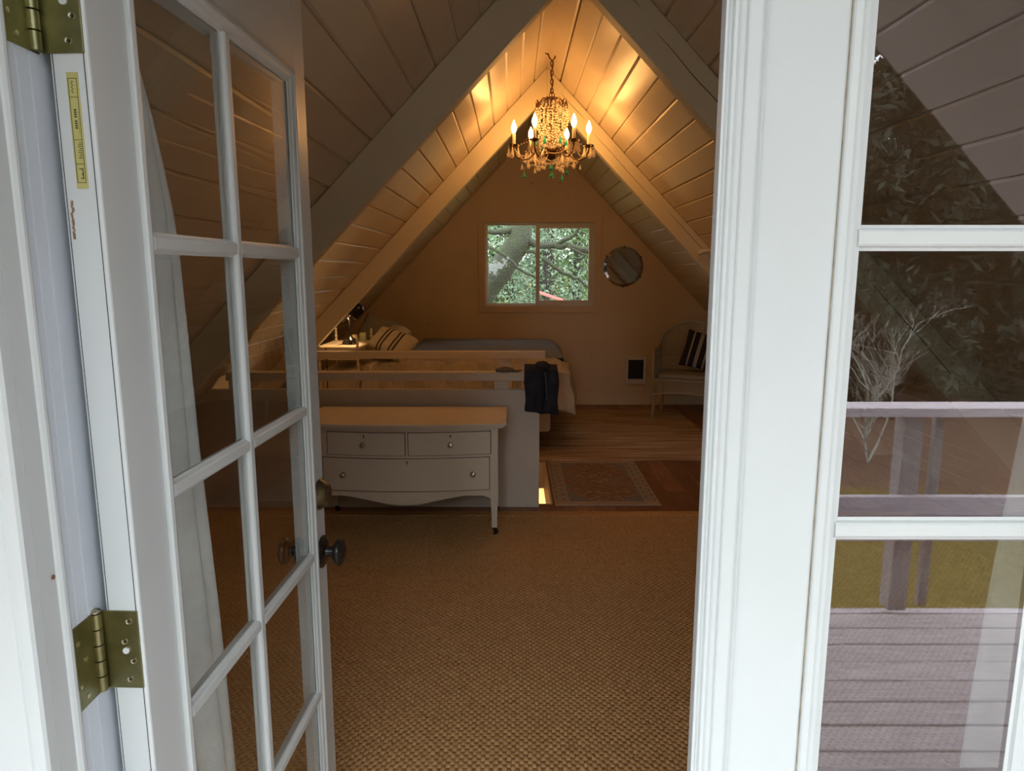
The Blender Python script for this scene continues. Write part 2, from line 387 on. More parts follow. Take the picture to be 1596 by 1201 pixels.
# stairwell: white linings and a warm lit room below
sw = struct(thing('trim_2', None, None, (HX1, HY1, -.2)), 'white boarding lining the stairwell opening', 'trim')
build(B().box(HX0, HX1 + .012, HY1 - .016, HY1 - .001, -.22, -.001), 'back_lining', M['half'], sw)
build(B().box(HX1 - .014, HX1 - .001, HY0, HY1 - .02, -.22, -.001), 'side_lining', M['half'], sw)
b = B(); b.box(HX0, HX1 - .02, HY0, HY0 + .016, -.22, -.001); build(b, 'front_lining', M['half'], sw)
low = struct(thing('wall_lower', None, None, (0, 6.2, -2.6)), 'warm lit wall of the room below, seen down the stairwell', 'wall')
build(B().box(-2.6, 3.2, 6.2, 6.3, -2.6, -.23), 'wall_board', M['wall'], low)
build(B().box(-2.6, 3.2, 1.0, 6.2, -2.65, -2.6), 'lower_floor', M['floorwood'], low)
build(B().box(-2.7, -2.6, 1.0, 6.2, -2.6, -.23), 'left_board', M['wall'], low)
build(B().box(3.2, 3.3, 1.0, 6.2, -2.6, -.23), 'right_board', M['wall'], low)
build(B().box(-2.6, 3.2, .95, 1.05, -2.6, -.23), 'near_board', M['wall'], low)
ld = bpy.data.lights.new('downstairs_lamp', 'POINT'); ld.energy = STAIR; ld.color = (1, .62, .25); ld.shadow_soft_size = .1
lo = bpy.data.objects.new('downstairs_lamp', ld); COL.objects.link(lo); lo.location = (.5, 5.7, -.75); lo['label'] = 'warm lamp in the room below the stairwell'; lo['category'] = 'lamp'

# ------------------------------------------------------------------ far window
w1 = struct(thing('window_1', None, None, (.31, YB, 1.6)), 'white two-pane sliding window in the far wall looking onto trees', 'window')
b = B(); c = .07
for (x0, x1, z0, z1) in ((WX0 - c, WX0 + .006, WZ0 - c, WZ1 + c), (WX1 - .006, WX1 + c, WZ0 - c, WZ1 + c), (WX0, WX1, WZ1 - .006, WZ1 + c), (WX0, WX1, WZ0 - c, WZ0 + .006)):
    build(B().box(x0, x1, YB - .016, YB - .0005, z0, z1), 'casing', M['wall'], w1, bevel=.003)
b = B(); y0, y1 = YB + .02, YB + .10; t = .022
b.box(WX0, WX0 + t, y0, y1, WZ0, WZ1); b.box(WX1 - t, WX1, y0, y1, WZ0, WZ1); b.box(WX0 + t, WX1 - t, y0, y1, WZ1 - t, WZ1); b.box(WX0 + t, WX1 - t, y0, y1, WZ0, WZ0 + t)
build(b, 'window_frame', M['vinyl'], w1, bevel=.002)
XM = .285
def sash(x0, x1, z0, z1, t, y0, y1, nme):
    b = B(); b.box(x0, x0 + t, y0, y1, z0, z1); b.box(x1 - t, x1, y0, y1, z0, z1); b.box(x0 + t, x1 - t, y0, y1, z1 - t, z1); b.box(x0 + t, x1 - t, y0, y1, z0, z0 + t)
    s = build(b, nme, M['vinyl'], w1, bevel=.002)
    build(B().box(x0 + t, x1 - t, (y0 + y1) / 2, (y0 + y1) / 2 + .004, z0 + t, z1 - t), 'pane', M['pane'], s)
sash(WX0 + t, XM + .012, WZ0 + t, WZ1 - t, .012, y0 + .045, y0 + .065, 'fixed_sash')
sash(XM - .02, WX1 - t, WZ0 + t, WZ1 - t, .046, y0 + .008, y0 + .038, 'sliding_sash')
build(B().box(XM + .0, XM + .015, y0 - .004, y0 + .01, 1.52, 1.62), 'latch', M['vinyl'], w1, bevel=.002)

# ------------------------------------------------------------------ french doors
TH = .048; GT = .0065      # leaf thickness, glass depth from outer face
ZM = [1.567, 1.209, .851, .493]; GZ0, GZ1 = .135, 1.925
def door_leaf(name, label, O, rotz, Wd, s0, s1, um, coated, outer_knobs):
    d = struct(thing(name, None, None, (O[0], O[1], 0), rotz, local=True), label, 'door')
    bd = .03; z0, z1 = .008, 2.135
    u0, u1 = s0, Wd - s1            # moulding outer lines
    zz0, zz1 = GZ0 - bd, GZ1 + bd
    build(B().box(0, u0, 0, TH, z0, z1), 'stile', M['door'], d, bevel=.003)
    build(B().box(u1, Wd, 0, TH, z0, z1), 'stile', M['door'], d, bevel=.003)
    build(B().box(u0, u1, 0, TH, zz1, z1), 'top_rail', M['door'], d, bevel=.001)
    build(B().box(u0, u1, 0, TH, z0, zz0), 'bottom_rail', M['door'], d, bevel=.001)
    # ogee glazing mouldings, four mitred sides both faces
    prof = [(0, .0), (0, -.0045), (.002, -.0065), (.009, -.0072), (.0125, -.0055), (.0135, -.0035), (.019, -.0025), (.0235, -.0005), (.0245, .0015), (bd, .0035), (bd, GT), (0, GT)]
    prof2 = [(p, TH - .006 - q * .6) for p, q in prof[:-2]] + [(bd, GT + .004), (0, GT + .004)]
    for pr in (prof, prof2):
        for side in range(4):
            vs = []; n = len(pr)
            for end in (0, 1):
                for p, q in pr:
                    if side == 0: vs.append((u0 + p, q, (zz0 + p) if end == 0 else (zz1 - p)))
                    if side == 1: vs.append((u1 - p, q, (zz0 + p) if end == 0 else (zz1 - p)))
                    if side == 2: vs.append(((u0 + p) if end == 0 else (u1 - p), q, zz0 + p))
                    if side == 3: vs.append(((u0 + p) if end == 0 else (u1 - p), q, zz1 - p))
            bb = B(); bb.add(vs, [tuple(range(n)), tuple(range(n, 2 * n))[::-1]] + [(i, (i + 1) % n, n + (i + 1) % n, n + i) for i in range(n)])
            build(bb, 'glazing_bead', M['bead'], d)
    # muntins: bevelled bars
    def bar(c, a, e, vert, nme='muntin'):
        for pr, sg in ((((-.015, GT), (-.015, .0065), (-.011, .005), (-.0095, -.0005), (-.007, -.0025), (.007, -.0025), (.0095, -.0005), (.011, .005), (.015, .0065), (.015, GT)), 1),):
            bb = B()
            full = [(q, r) for q, r in pr] + [(q * .85, .0235 - r * .9) for q, r in pr[2:-2]][::-1]
            if vert: bb.prism([(c + q, r) for q, r in full], a, e, 'z')
            else:
                n = len(full); vs = [(a, r, c + q) for q, r in full] + [(e, r, c + q) for q, r in full]
                bb.add(vs, [tuple(range(n)), tuple(range(n, 2 * n))[::-1]] + [(i, (i + 1) % n, n + (i + 1) % n, n + i) for i in range(n)])
            build(bb, nme, M['muntin'] if not vert else M['bead'], d)
    gu0, gu1 = u0 + bd, u1 - bd
    bar(um, GZ0 - .002, GZ1 + .002, True)
    for z in ZM:
        bar(z, gu0 - .004, um - .011, False); bar(z, um + .011, gu1 + .004, False)
    zs = [GZ1] + ZM + [GZ0]
    gm = M['pane_coated'] if coated else M['pane']
    for i in range(5):
        for a, e in ((gu0 - .004, um - .004), (um + .004, gu1 + .004)):
            build(B().box(a, e, GT, GT + .004, zs[i + 1] + .004 - (.008 if i == 4 else 0), zs[i] - .004 + (.008 if i == 0 else 0)), 'pane', gm, d)
    return d
A1 = math.radians(90 - 2.3)
d1 = door_leaf('door_1', 'white french door leaf standing open on the left, with black knob', (-.502, .878), A1, .794, .084, .075, .386, False, True)
# sill label, chipped paint, hinges on the hinge edge of the open leaf
HZ = ((1.783, 1.897), (.963, 1.076), (.15, .263))
for z0, z1 in HZ:
    hg = build(B().box(-.0022, .0002, .004, .055, z0, z1), 'hinge', M['brass'], d1, bevel=.0006)
    n = 5; hh = (z1 - z0) / n
    kb = B()
    for i in range(n): kb.lathe([(.0058, z0 + i * hh + .0004), (.0074, z0 + i * hh + .001), (.0074, z0 + (i + 1) * hh - .001), (.0058, z0 + (i + 1) * hh - .0004)], (-.0085, .0575, 0), 14)
    build(kb, 'hinge_knuckle', M['brass'], hg, smooth=True)
    build(B().lathe([(.001, z1), (.0065, z1 + .0005), (.007, z1 + .003), (.005, z1 + .005), (.001, z1 + .0055)], (-.0085, .0575, 0), 14), 'hinge_pin', M['screw'], hg, smooth=True)
    for (t, f) in ((.016, .87), (.024, .61), (.014, .36), (.021, .12)):
        zc = z0 + f * (z1 - z0)
        sb = B(); R = Matrix.Rotation(-PI / 2, 3, 'Y')
        sb.lathe([(.0001, .0006), (.0022, .0010), (.0038, .0016), (.0042, .0004), (.0042, -.0004)], (-.0022, t, zc), 12, R)
        scw = build(sb, 'screw', M['screw'], hg, smooth=True)
    for q in (0, 1):
        pass
    sl = B()
    for (t, f) in ((.016, .87), (.024, .61), (.014, .36), (.021, .12)):
        zc = z0 + f * (z1 - z0); sl.box(-.0042, -.0026, t - .0018, t + .0018, zc - .0004, zc + .0004); sl.box(-.0042, -.0026, t - .0004, t + .0004, zc - .0018, zc + .0018)
    build(sl, 'screw_slots', M['dark_gap'], hg)
    build(B().lathe([(.0001, -.0004), (.0045, -.0002), (.0045, -.0026)], (-.0022 - .0028 + .0026, .0225, z0 + .5 * (z1 - z0)), 10, Matrix.Rotation(PI / 2, 3, 'Y')), 'paint_dab', M['bead'], hg)
m_st = mat_basic('yellow_label', (.50, .45, .16), .45, bmp=.05); m_pr = mat_basic('label_ink', (.06, .055, .02), .6)
# door edge strip seam + label
build(B().box(-.0006, .0001, .0055, .0063, .01, 2.13), 'edge_seam', M['dark_gap'], d1)
build(B().box(-.0006, .0001, .0435, .0441, .01, 2.13), 'edge_seam', M['dark_gap'], d1)
st = build(B().box(-.0010, 0, .0150, .0290, 1.628, 1.762), 'maker_label', m_st, d1, label='small yellow label with blurred dark print on the door edge')
b = B()
def ln(t0, t1, z0, z1): b.box(-.0014, -.0009, t0 - .0015, t1 - .0015, z0, z1)
tA, tB = .0182, .0290
ln(tA, tB, 1.7548, 1.7554); ln(tA, tB, 1.6345, 1.6351); ln(tA, tA + .0005, 1.635, 1.755); ln(tB - .0005, tB, 1.635, 1.755)
ln(tA, tB, 1.7335, 1.7341); ln(tA, tB, 1.6845, 1.6851); ln(tA, tB, 1.6565, 1.6571)
for k in range(9):                                        # bold sideways words, blurred strokes
    z = 1.7185 - k * .0026
    if k == 4: continue
    ln(.0222, .0250, z, z + .0017)
for k in range(7): ln(.0232 + .001 * (k % 2), .0248 + .001 * (k % 2), 1.751 - k * .0021, 1.752 - k * .0021)
for k in range(10): ln(.0202, .0206, 1.716 - k * .0026, 1.717 - k * .0026)
for k in range(9): ln(.0195, .0225 + .001 * (k % 3), 1.681 - k * .0022, 1.6817 - k * .0022)
ln(.0205, .0215, 1.639, 1.652); ln(.0215, .0255, 1.6505, 1.6515); ln(.0215, .024, 1.6395, 1.6405); ln(.0215, .0225, 1.644, 1.646)
build(b, 'label_print', m_pr, st)
b = B()
random.seed(3)
for k in range(16):
    z = 1.612 - k * .0028; t = .0385 + random.uniform(-.0016, .001); r = random.uniform(.0008, .002)
    b.box(-.0012, .0001, t - r * .7, t + r * .7, z - r * 1.4, z + r * 1.2)
build(b, 'chipped_paint', mat_basic('bare_wood_chip', (.30, .17, .10), .9), d1)
random.seed(11)
# door knob and deadbolt on the outer face (local -y)
Ro = Matrix.Rotation(PI / 2, 3, 'X')       # lathe z -> -y
def wide(p, k=1.18): return [(a_ * k, b_) for a_, b_ in p]
def knob(parent, u, z, yface, R, m=M['iron']):
    kb = build(B().lathe(wide([(.001, 0), (.033, 0), (.0345, .002), (.0335, .005), (.029, .0075), (.027, .010), (.020, .0115), (.0125, .013), (.011, .018), (.0115, .030), (.015, .033), (.001, .034)]), (u, yface, z), 28, R), 'door_knob', m, parent, smooth=True)
    build(B().lathe(wide([(.001, .031), (.016, .0315), (.024, .035), (.0285, .040), (.0295, .045), (.0285, .049), (.0255, .0515), (.0245, .0505), (.021, .055), (.012, .0585), (.001, .0595)]), (u, yface, z), 28, R), 'knob_ball', m, kb, smooth=True)
    build(B().ball((u + .006, yface + (-.02 if yface <= 0 else .02), z - .009), .0014, 8), 'set_screw', M['screw'], kb, smooth=True)
knob(d1, .758, .842, 0, Ro)
Ri = Matrix.Rotation(-PI / 2, 3, 'X')
knob(d1, .758, .842, TH, Ri)
db = build(B().lathe(wide([(.001, 0), (.0315, 0), (.0325, .003), (.031, .006), (.0275, .012), (.0225, .021), (.0205, .0235), (.0185, .0245), (.017, .0235), (.001, .0235)]), (.758, 0, .990), 28, Ro), 'deadbolt', M['bolt'], d1, smooth=True)
build(B().box(.7572, .7588, -.0245, -.0232, .983, .997), 'keyhole', M['dark_gap'], db)
# inactive right leaf with T-astragal
d2 = door_leaf('door_2', 'white french door leaf kept closed on the right, reflecting the deck', (.25, .83), 0, .793, .128, .075, .423, True, False)
prof = [(-.016, .004), (-.016, -.011), (-.0155, -.0125), (-.014, -.013), (-.0125, -.0125), (-.0115, -.010), (-.0095, -.0085), (-.0078, -.010), (-.0072, -.013), (-.006, -.0145),
        (-.0025, -.0145), (-.0010, -.0135), (-.0002, -.0105), (.003, -.009), (.0075, -.0088), (.0085, -.0098), (.0088, -.0125), (.0105, -.0140), (.024, -.0140), (.027, -.0125), (.0285, -.0095),
        (.0305, -.0085), (.031, -.0065), (.0335, -.006), (.0345, -.0035), (.035, .0), (.035, .004)]
build(B().prism(prof, .008, 2.135, 'z'), 'astragal', M['door'], d2)
b = B()
for k in range(60):   # old caulk line beside the glazing bead
    z = .1 + k * .031; b.box(.1272 + nz(z * 9, 1) * .0006, .1284 + nz(z * 7, 5) * .0008, -.0005, .001, z, z + .031)
build(b, 'caulk_line', mat_basic('old_caulk', (.42, .36, .24), .8, nscale=60, c2=(.20, .15, .10)), d2, kind='stuff')
# left jamb, stop and casing
jm = struct(thing('trim_1', None, None, (-.56, .85, 0)), 'white door frame at the left of the doorway with its hinge plates', 'trim')
build(B().prism([(-.60, .765), (-.553, .765), (-.5545, .797), (-.552, .7985), (-.5495, .802), (-.549, .806), (-.5505, .810), (-.5535, .8125), (-.60, .8125)], -.02, DZ, 'z'), 'door_stop', M['door'], jm)
build(B().prism([(-.60, .8127), (-.562, .8127), (-.562, .836), (-.564, .8365), (-.564, .840), (-.562, .8405), (-.562, .858), (-.5645, .8585), (-.5645, .862), (-.562, .8625), (-.562, .952), (-.60, .952)], -.02, DZ, 'z'), 'jamb', M['trim'], jm)
build(B().prism([(-.553, .764), (-.553, .749), (-.5555, .745), (-.566, .745), (-.568, .7475), (-.571, .7475), (-.573, .745), (-.640, .745), (-.643, .749), (-.646, .749), (-.649, .745), (-.70, .745), (-.70, .764)], -.02, 2.24, 'z'), 'casing', M['door'], jm)
build(B().prism([(-.75, .966), (-.56, .966), (-.56, .951), (-.75, .951)], 0, 2.24, 'z'), 'inner_casing', M['trim'], jm)
for z0, z1 in HZ:
    hp = build(B().box(-.562, -.5606, .8127, .879, z0 - .001, z1 + .001), 'hinge_plate', M['brass'], jm)
    for yy, f in ((.832, .8), (.845, .55), (.830, .28), (.842, .1)):
        build(B().lathe([(.0001, .0014), (.0035, .001), (.0035, -.0005)], (-.5606, yy, z0 + f * (z1 - z0)), 10, Matrix.Rotation(PI / 2, 3, 'Y')), 'screw', M['screw'], hp, smooth=True)
build(B().lathe([(.0001, .0008), (.003, .0006), (.003, -.0005)], (-.553, .79, 1.165), 8, Matrix.Rotation(PI / 2, 3, 'Y')), 'nail_head', mat_basic('rust', (.22, .10, .06), .8), jm)
rj = struct(thing('trim_3', None, None, (1.06, .85, 0)), 'white door frame at the right of the closed leaf', 'trim')
build(B().box(1.046, 1.09, .765, .952, -.02, DZ), 'jamb', M['trim'], rj); build(B().box(1.05, 1.15, .745, .764, -.02, 2.24), 'casing', M['trim'], rj)
hd = struct(thing('trim_4', None, None, (.25, .85, 2.06)), 'white head of the door frame', 'trim')
build(B().box(-.5995, 1.0455, .765, .952, 2.142, DZ), 'head_jamb', M['trim'], hd); build(B().box(-.699, 1.149, .7445, .7635, 2.162, 2.24), 'head_casing', M['trim'], hd)
sl_ = struct(thing('trim_5', None, None, (.25, .85, -.02)), 'wooden threshold under the french doors', 'trim')
build(B().box(-.60, 1.09, .70, .96, -.06, .004), 'threshold', M['floorwood'], sl_, bevel=.004)

# ------------------------------------------------------------------ carpet of woven sisal
cp = tag(thing('sisal_carpet', None, None, (.2, 2.6, 0)), 'golden brown basket-weave sisal carpet covering the near part of the floor', 'carpet')
CX0, CX1, CY0, CY1 = -2.0, 2.55, .97, 4.26
b = B(); b.box(CX0, CX1, CY0, CY1, -.021, .004); build(b, 'backing', M['sisal_base'], cp)
PX, PY = .0135, .0150
nx = int((CX1 - CX0) / PX); ny = int((CY1 - .06 - CY0) / PY)
ii, jj = np.meshgrid(np.arange(nx), np.arange(ny), indexing='ij'); sel = ((ii + jj) % 2 == 0)
vis = sel & (np.abs(CX0 + ii * PX - .1) < (1.25 if True else 9))
cx = (CX0 + (ii[sel] + .5) * PX); cy = (CY0 + (jj[sel] + .5) * PY)
cx = cx + rng.normal(0, .0006, cx.shape) + .004 * np.sin(cy * 3); cy = cy + rng.normal(0, .0006, cy.shape) + .004 * np.sin(cx * 2.3)
n = len(cx); hw, hl, tw, tl = PX * .62, PY * .80, PX * .45, PY * .5
hh = .0045 + rng.normal(0, .0005, n)
T = np.zeros((n, 8, 3), dtype=np.float32)
for k, (sx, sy) in enumerate(((-1, -1), (1, -1), (1, 1), (-1, 1))):
    T[:, k, 0] = cx + sx * hw; T[:, k, 1] = cy + sy * hl; T[:, k, 2] = .003
    T[:, k + 4, 0] = cx + sx * tw; T[:, k + 4, 1] = cy + sy * tl - .001; T[:, k + 4, 2] = .004 + hh * (1.0 if sy < 0 else .8)
base = np.array([(4, 5, 6, 7), (0, 1, 5, 4), (1, 2, 6, 5), (2, 3, 7, 6), (3, 0, 4, 7)])
F = (base[None] + (np.arange(n) * 8)[:, None, None]).reshape(-1, 4)
def np_mesh(name, V, F, mat, off=(0, 0, 0)):
    me = bpy.data.meshes.new(name); V = np.asarray(V, dtype=np.float32).reshape(-1, 3) - np.array(off, dtype=np.float32); F = np.asarray(F, dtype=np.int32); k = F.shape[1]
    me.vertices.add(len(V)); me.vertices.foreach_set('co', V.ravel()); me.loops.add(F.size); me.loops.foreach_set('vertex_index', F.ravel())
    me.polygons.add(len(F)); me.polygons.foreach_set('loop_start', np.arange(0, F.size, k, dtype=np.int32)); me.polygons.foreach_set('loop_total', np.full(len(F), k, dtype=np.int32))
    me.materials.append(mat); me.update(); me.validate(); return me
inst('weave', np_mesh('weave', T, F, M['sisal'], (.2, 2.6, 0)), cp, kind='stuff')
b = B(); b.box(CX0, CX1, CY1 - .075, CY1, .0, .0105); build(b, 'binding', M['sisal'], cp, bevel=.004)

# ------------------------------------------------------------------ rugs
r1 = tag(thing('striped_rug', None, None, (.8, 6.5, 0)), 'large tan woven rug with thin dark stripes beside the bed', 'rug')
build(B().box(-.35, 1.82, 5.475, 7.56, .0005, .011), 'pile', M['striped_rug'], r1, bevel=.004)
r2 = tag(thing('patterned_rug', None, None, (.63, 4.95, 0)), 'small patterned rug with slate medallions on the brown floorboards', 'rug')
RX0, RX1, RY0, RY1 = .283, .983, 4.385, 5.45
build(B().box(RX0, RX1, RY0, RY1, .0005, .009), 'border', M['rugtan'], r2, bevel=.003)
def slab(b, poly, z): b.prism(poly, .0075, z, 'z')
xa, xb, ya, yb = RX0 + .105, RX1 - .105, RY0 + .075, RY1 - .075; xc = (xa + xb) / 2; yc = (ya + yb) / 2
b = B(); slab(b, [(xa, ya), (xb, ya), (xb, yb), (xa, yb)], .0098); build(b, 'field', M['rugfield'], r2)
# stepped slate medallion outline
bs_ = {-1: B(), 1: B()}; n = 22
def wdt(v):   # half width of the rose field inside the slate surround, 0..1 along the rug
    return (xb - xa) / 2 * (.36 + .55 * abs(math.sin(v * PI * 2)) ** .8)
for i in range(n):
    y0 = ya + (yb - ya) * i / n; y1 = ya + (yb - ya) * (i + 1) / n; v = (i + .5) / n; w_ = wdt(v)
    for s in (-1, 1):
        tipw = max(.0, .115 - abs(v - .5) * .95)
        outer = (xb - xa) / 2 - tipw - (.0 if True else 0)
        if outer > w_: bs_[s].box(*sorted((xc + s * w_, xc + s * outer)), y0, y1, .0085, .0102)
for s in (-1, 1): build(bs_[s], 'medallion_surround', M['rugslate'], r2)
b = B()
for x_ in (xa - .006, xb + .001): b.box(x_, x_ + .005, ya - .01, yb + .01, .008, .0100)
for x_ in (xa - .022, xb + .017): b.box(x_, x_ + .005, ya - .026, yb + .026, .008, .0100)
for y_ in (ya - .008, yb + .003): b.box(xa, xb, y_, y_ + .005, .008, .0100)
# running meander in the border
for s, x_ in ((1, RX0 + .015), (-1, RX1 - .075)):
    m_ = 9; st_ = (yb - ya) / m_
    for i in range(m_):
        y_ = ya + i * st_
        b.box(x_, x_ + .05, y_, y_ + .015, .008, .0100)
        b.box(x_ + .045, x_ + .06, y_, y_ + st_ / 2 + .01, .008, .0100); b.box(x_, x_ + .05, y_ + st_ / 2, y_ + st_ / 2 + .015, .008, .0100)
        b.box(x_ - .006, x_ + .009, y_ + st_ / 2, y_ + st_ + .008, .008, .0100)
build(b, 'meander_border', M['rugslate'], r2)
b = B()
for i in range(90):
    v = random.random(); w_ = wdt(v) * .9; x_ = xc + random.uniform(-w_, w_); y_ = ya + (yb - ya) * v; r = random.uniform(.006, .013)
    b.box(x_ - r, x_ + r, y_ - r * .7, y_ + r * .7, .009, .0101)
build(b, 'flower_motif', M['rugtan'], r2, kind='stuff')

# ------------------------------------------------------------------ stair railing
rl = tag(thing('stair_railing', None, None, (-.9, 4.39, 0)), 'cream stair railing with solid half panel behind the dresser', 'railing')
build(B().box(-2.20, .176, 4.36, 4.405, .001, .78), 'half_panel', M['half'], rl, bevel=.002)
build(B().box(-1.81, .255, 4.345, 4.43, .838, .892), 'near_rail', M['half'], rl, bevel=.004)
build(B().box(-1.81, .263, 5.45, 5.54, .838, .895), 'far_rail', M['half'], rl, bevel=.004)
for x0, x1 in ((-.112, -.022), (-1.80, -1.71)): build(B().box(x0, x1, 4.365, 4.40, .7801, .8379), 'post', M['half'], rl)
build(B().box(.150, .176, 4.365, 4.40, .7801, .8379), 'post', M['half'], rl)
for x0, x1 in ((-.096, .0), (.073, .098)): build(B().box(x0, x1, 5.47, 5.52, .0, .8379), 'post', M['half'], rl)

# ------------------------------------------------------------------ dresser (bow front)
dr = tag(thing('dresser', None, None, (-.6, 4.05, 0)), 'cream painted bow-front dresser with three drawers on black casters', 'dresser')
LX, RX_, FY, BY = -1.145, -.08, 3.86, 4.29
def bow(x, a=.055): 
    t = (x - (LX + RX_) / 2) / ((RX_ - LX) / 2); return FY - a * (1 - t * t)
def bowslab(x0, x1, z0, z1, back, fwd=0, a=.055, n=16):
    b = B(); xs = [x0 + (x1 - x0) * i / n for i in range(n + 1)]
    poly = [(x_, bow(x_, a) - fwd) for x_ in xs] + [(x1, back), (x0, back)]
    return b.prism(poly, z0, z1, 'z')
tb = B(); 
def topslab(e, z0, z1):
    n = 18; x0, x1 = LX - e, RX_ + e; xs = [x0 + (x1 - x0) * i / n for i in range(n + 1)]
    pts = []
    for x_ in xs:
        t = (x_ - (x0 + x1) / 2) / ((x1 - x0) / 2); pts.append((x_, FY - e - .055 * (1 - t * t)))
    tb.prism(pts + [(x1, BY + .005), (x0, BY + .005)], z0, z1, 'z')
topslab(.048, .668, .684); topslab(.036, .656, .668); topslab(.020, .646, .656)
build(tb, 'top', M['furn'], dr, bevel=.003)
build(bowslab(LX + .045, RX_ - .045, .285, .646, BY, -.004), 'case', M['furn'], dr)
for x0 in (LX, RX_ - .045):      # front corner posts running down to the feet
    b = B(); prof = [(0, 0), (.045, 0), (.045, .646), (0, .646)]
    zs = [.05, .085, .10, .115, .30, .646]; ws = [.031, .034, .028, .033, .045, .045]
    for i in range(len(zs) - 1):
        a0, a1 = ws[i], ws[i + 1]; cx_ = x0 + .0225; cy_ = FY + .0215
        b.add([(cx_ + sx * a / 2, cy_ + sy * a / 2, z) for z, a in ((zs[i], a0), (zs[i + 1], a1)) for sx, sy in ((-1, -1), (1, -1), (1, 1), (-1, 1))],
              [(0, 3, 2, 1), (4, 5, 6, 7), (0, 1, 5, 4), (1, 2, 6, 5), (2, 3, 7, 6), (3, 0, 4, 7)])
    build(b, 'leg', M['furn'], dr)
for x0 in (LX, RX_ - .045): build(B().box(x0 + .006, x0 + .040, BY - .045, BY, .05, .646), 'leg', M['furn'], dr)
for x0 in (LX, RX_ - .045): build(B().box(x0 + .006, x0 + .030, FY + .045, BY - .045, .24, .646), 'side_panel', M['furn'], dr)
for x0 in (LX + .0225, RX_ - .0225):
    for y_ in (FY + .02, BY - .02):
        c = build(B().lathe([(.001, .032), (.010, .032), (.012, .040), (.012, .050), (.001, .051)], (x0, y_, 0), 10), 'caster', M['rubber'], dr, smooth=True)
        build(B().lathe([(.001, -.009), (.014, -.009), (.019, -.004), (.019, .004), (.014, .009), (.001, .009)], (x0 + .008, y_, .0195), 16, Matrix.Rotation(PI / 2, 3, 'Y') @ Matrix.Rotation(.5, 3, 'X')), 'wheel', M['rubber'], c, smooth=True)
def drawer(x0, x1, z0, z1, knobs, keyx):
    d_ = build(bowslab(x0, x1, z0, z1, FY + .02, .002), 'drawer', M['furn'], dr, bevel=.0015)
    b = B()      # shadow gap frame
    for kx in knobs:
        R = Matrix.Rotation(PI / 2, 3, 'X'); zc = (z0 + z1) / 2 + (.0 if len(knobs) > 1 else -.004)
        k = B().lathe([(.001, 0), (.016, 0), (.017, .003), (.007, .005), (.006, .012), (.013, .015), (.017, .020), (.015, .026), (.007, .029), (.001, .0295)], (kx, bow(kx) - .002, zc), 8, R)
        build(k, 'knob', M['glassy'], d_)
    zk = z1 - .022
    kb = B().prism([(keyx + .0045 * math.cos(q), zk + .004 + .0045 * math.sin(q)) for q in [i * PI / 4 for i in range(8)]], bow(keyx) - .0032, bow(keyx) + .001); kb.box(keyx - .0022, keyx + .0022, bow(keyx) - .0032, bow(keyx) + .001, zk - .010, zk + .004)
    build(kb, 'keyhole', M['dark_gap'], d_)
drawer(-1.047, -.603, .498, .628, [-.84], -.834); drawer(-.583, -.122, .498, .628, [-.347], -.347)
drawer(-1.093 + .012, -.130, .288, .478, [-.962, -.222], -.593)
b = B()    # dark drawer gaps on the case
for (x0, x1, z0, z1) in ((-1.0505, -.5995, .4955, .6305), (-.5865, -.1185, .4955, .6305), (-1.0845, -.1265, .2855, .4805)):
    n = 16
    xs = [x0 + (x1 - x0) * i / n for i in range(n + 1)]
    b.prism([(x_, bow(x_) + .001) for x_ in xs] + [(x1, FY + .01), (x0, FY + .01)], z0, z1, 'z')
build(b, 'drawer_gap', M['dark_gap'], dr)
b = B(); n = 40; pts = []        # scalloped apron
def apz(t):   # t -1..1
    a = abs(t)
    if a > .90: return .232 + .02 * ((1 - a) / .1) * 1.4
    return .205 + .052 * (0.5 - .5 * math.cos(min(1, a / .78) * PI)) + (.0 if a < .78 else -.004)
for i in range(n):
    x0 = LX + .045 + (RX_ - LX - .09) * i / n; x1 = LX + .045 + (RX_ - LX - .09) * (i + 1) / n
    t0, t1 = -1 + 2 * i / n, -1 + 2 * (i + 1) / n
    vs = []
    for x_, t in ((x0, t0), (x1, t1)):
        y_ = bow(x_)
        vs += [(x_, y_, apz(t)), (x_, y_, .284), (x_, y_ + .02, .284), (x_, y_ + .02, apz(t))]
    b.add(vs, [(0, 1, 5, 4), (1, 2, 6, 5), (2, 3, 7, 6), (3, 0, 4, 7)] + ([(0, 3, 2, 1)] if i == 0 else []) + ([(4, 5, 6, 7)] if i == n - 1 else []))
build(b, 'apron', M['furn'], dr)
tag(build(B().grid(lambda u, v: (-.030 + .002 * math.sin(v * 12), 4.0 + .035 * u + .012 * v, .688 - .16 * v if v > .04 else .690), 3, 14), 'lace_ribbon', M['ribbon'], solid=.002),
    'faded pink lace ribbon hanging over the right edge of the dresser', 'ribbon')

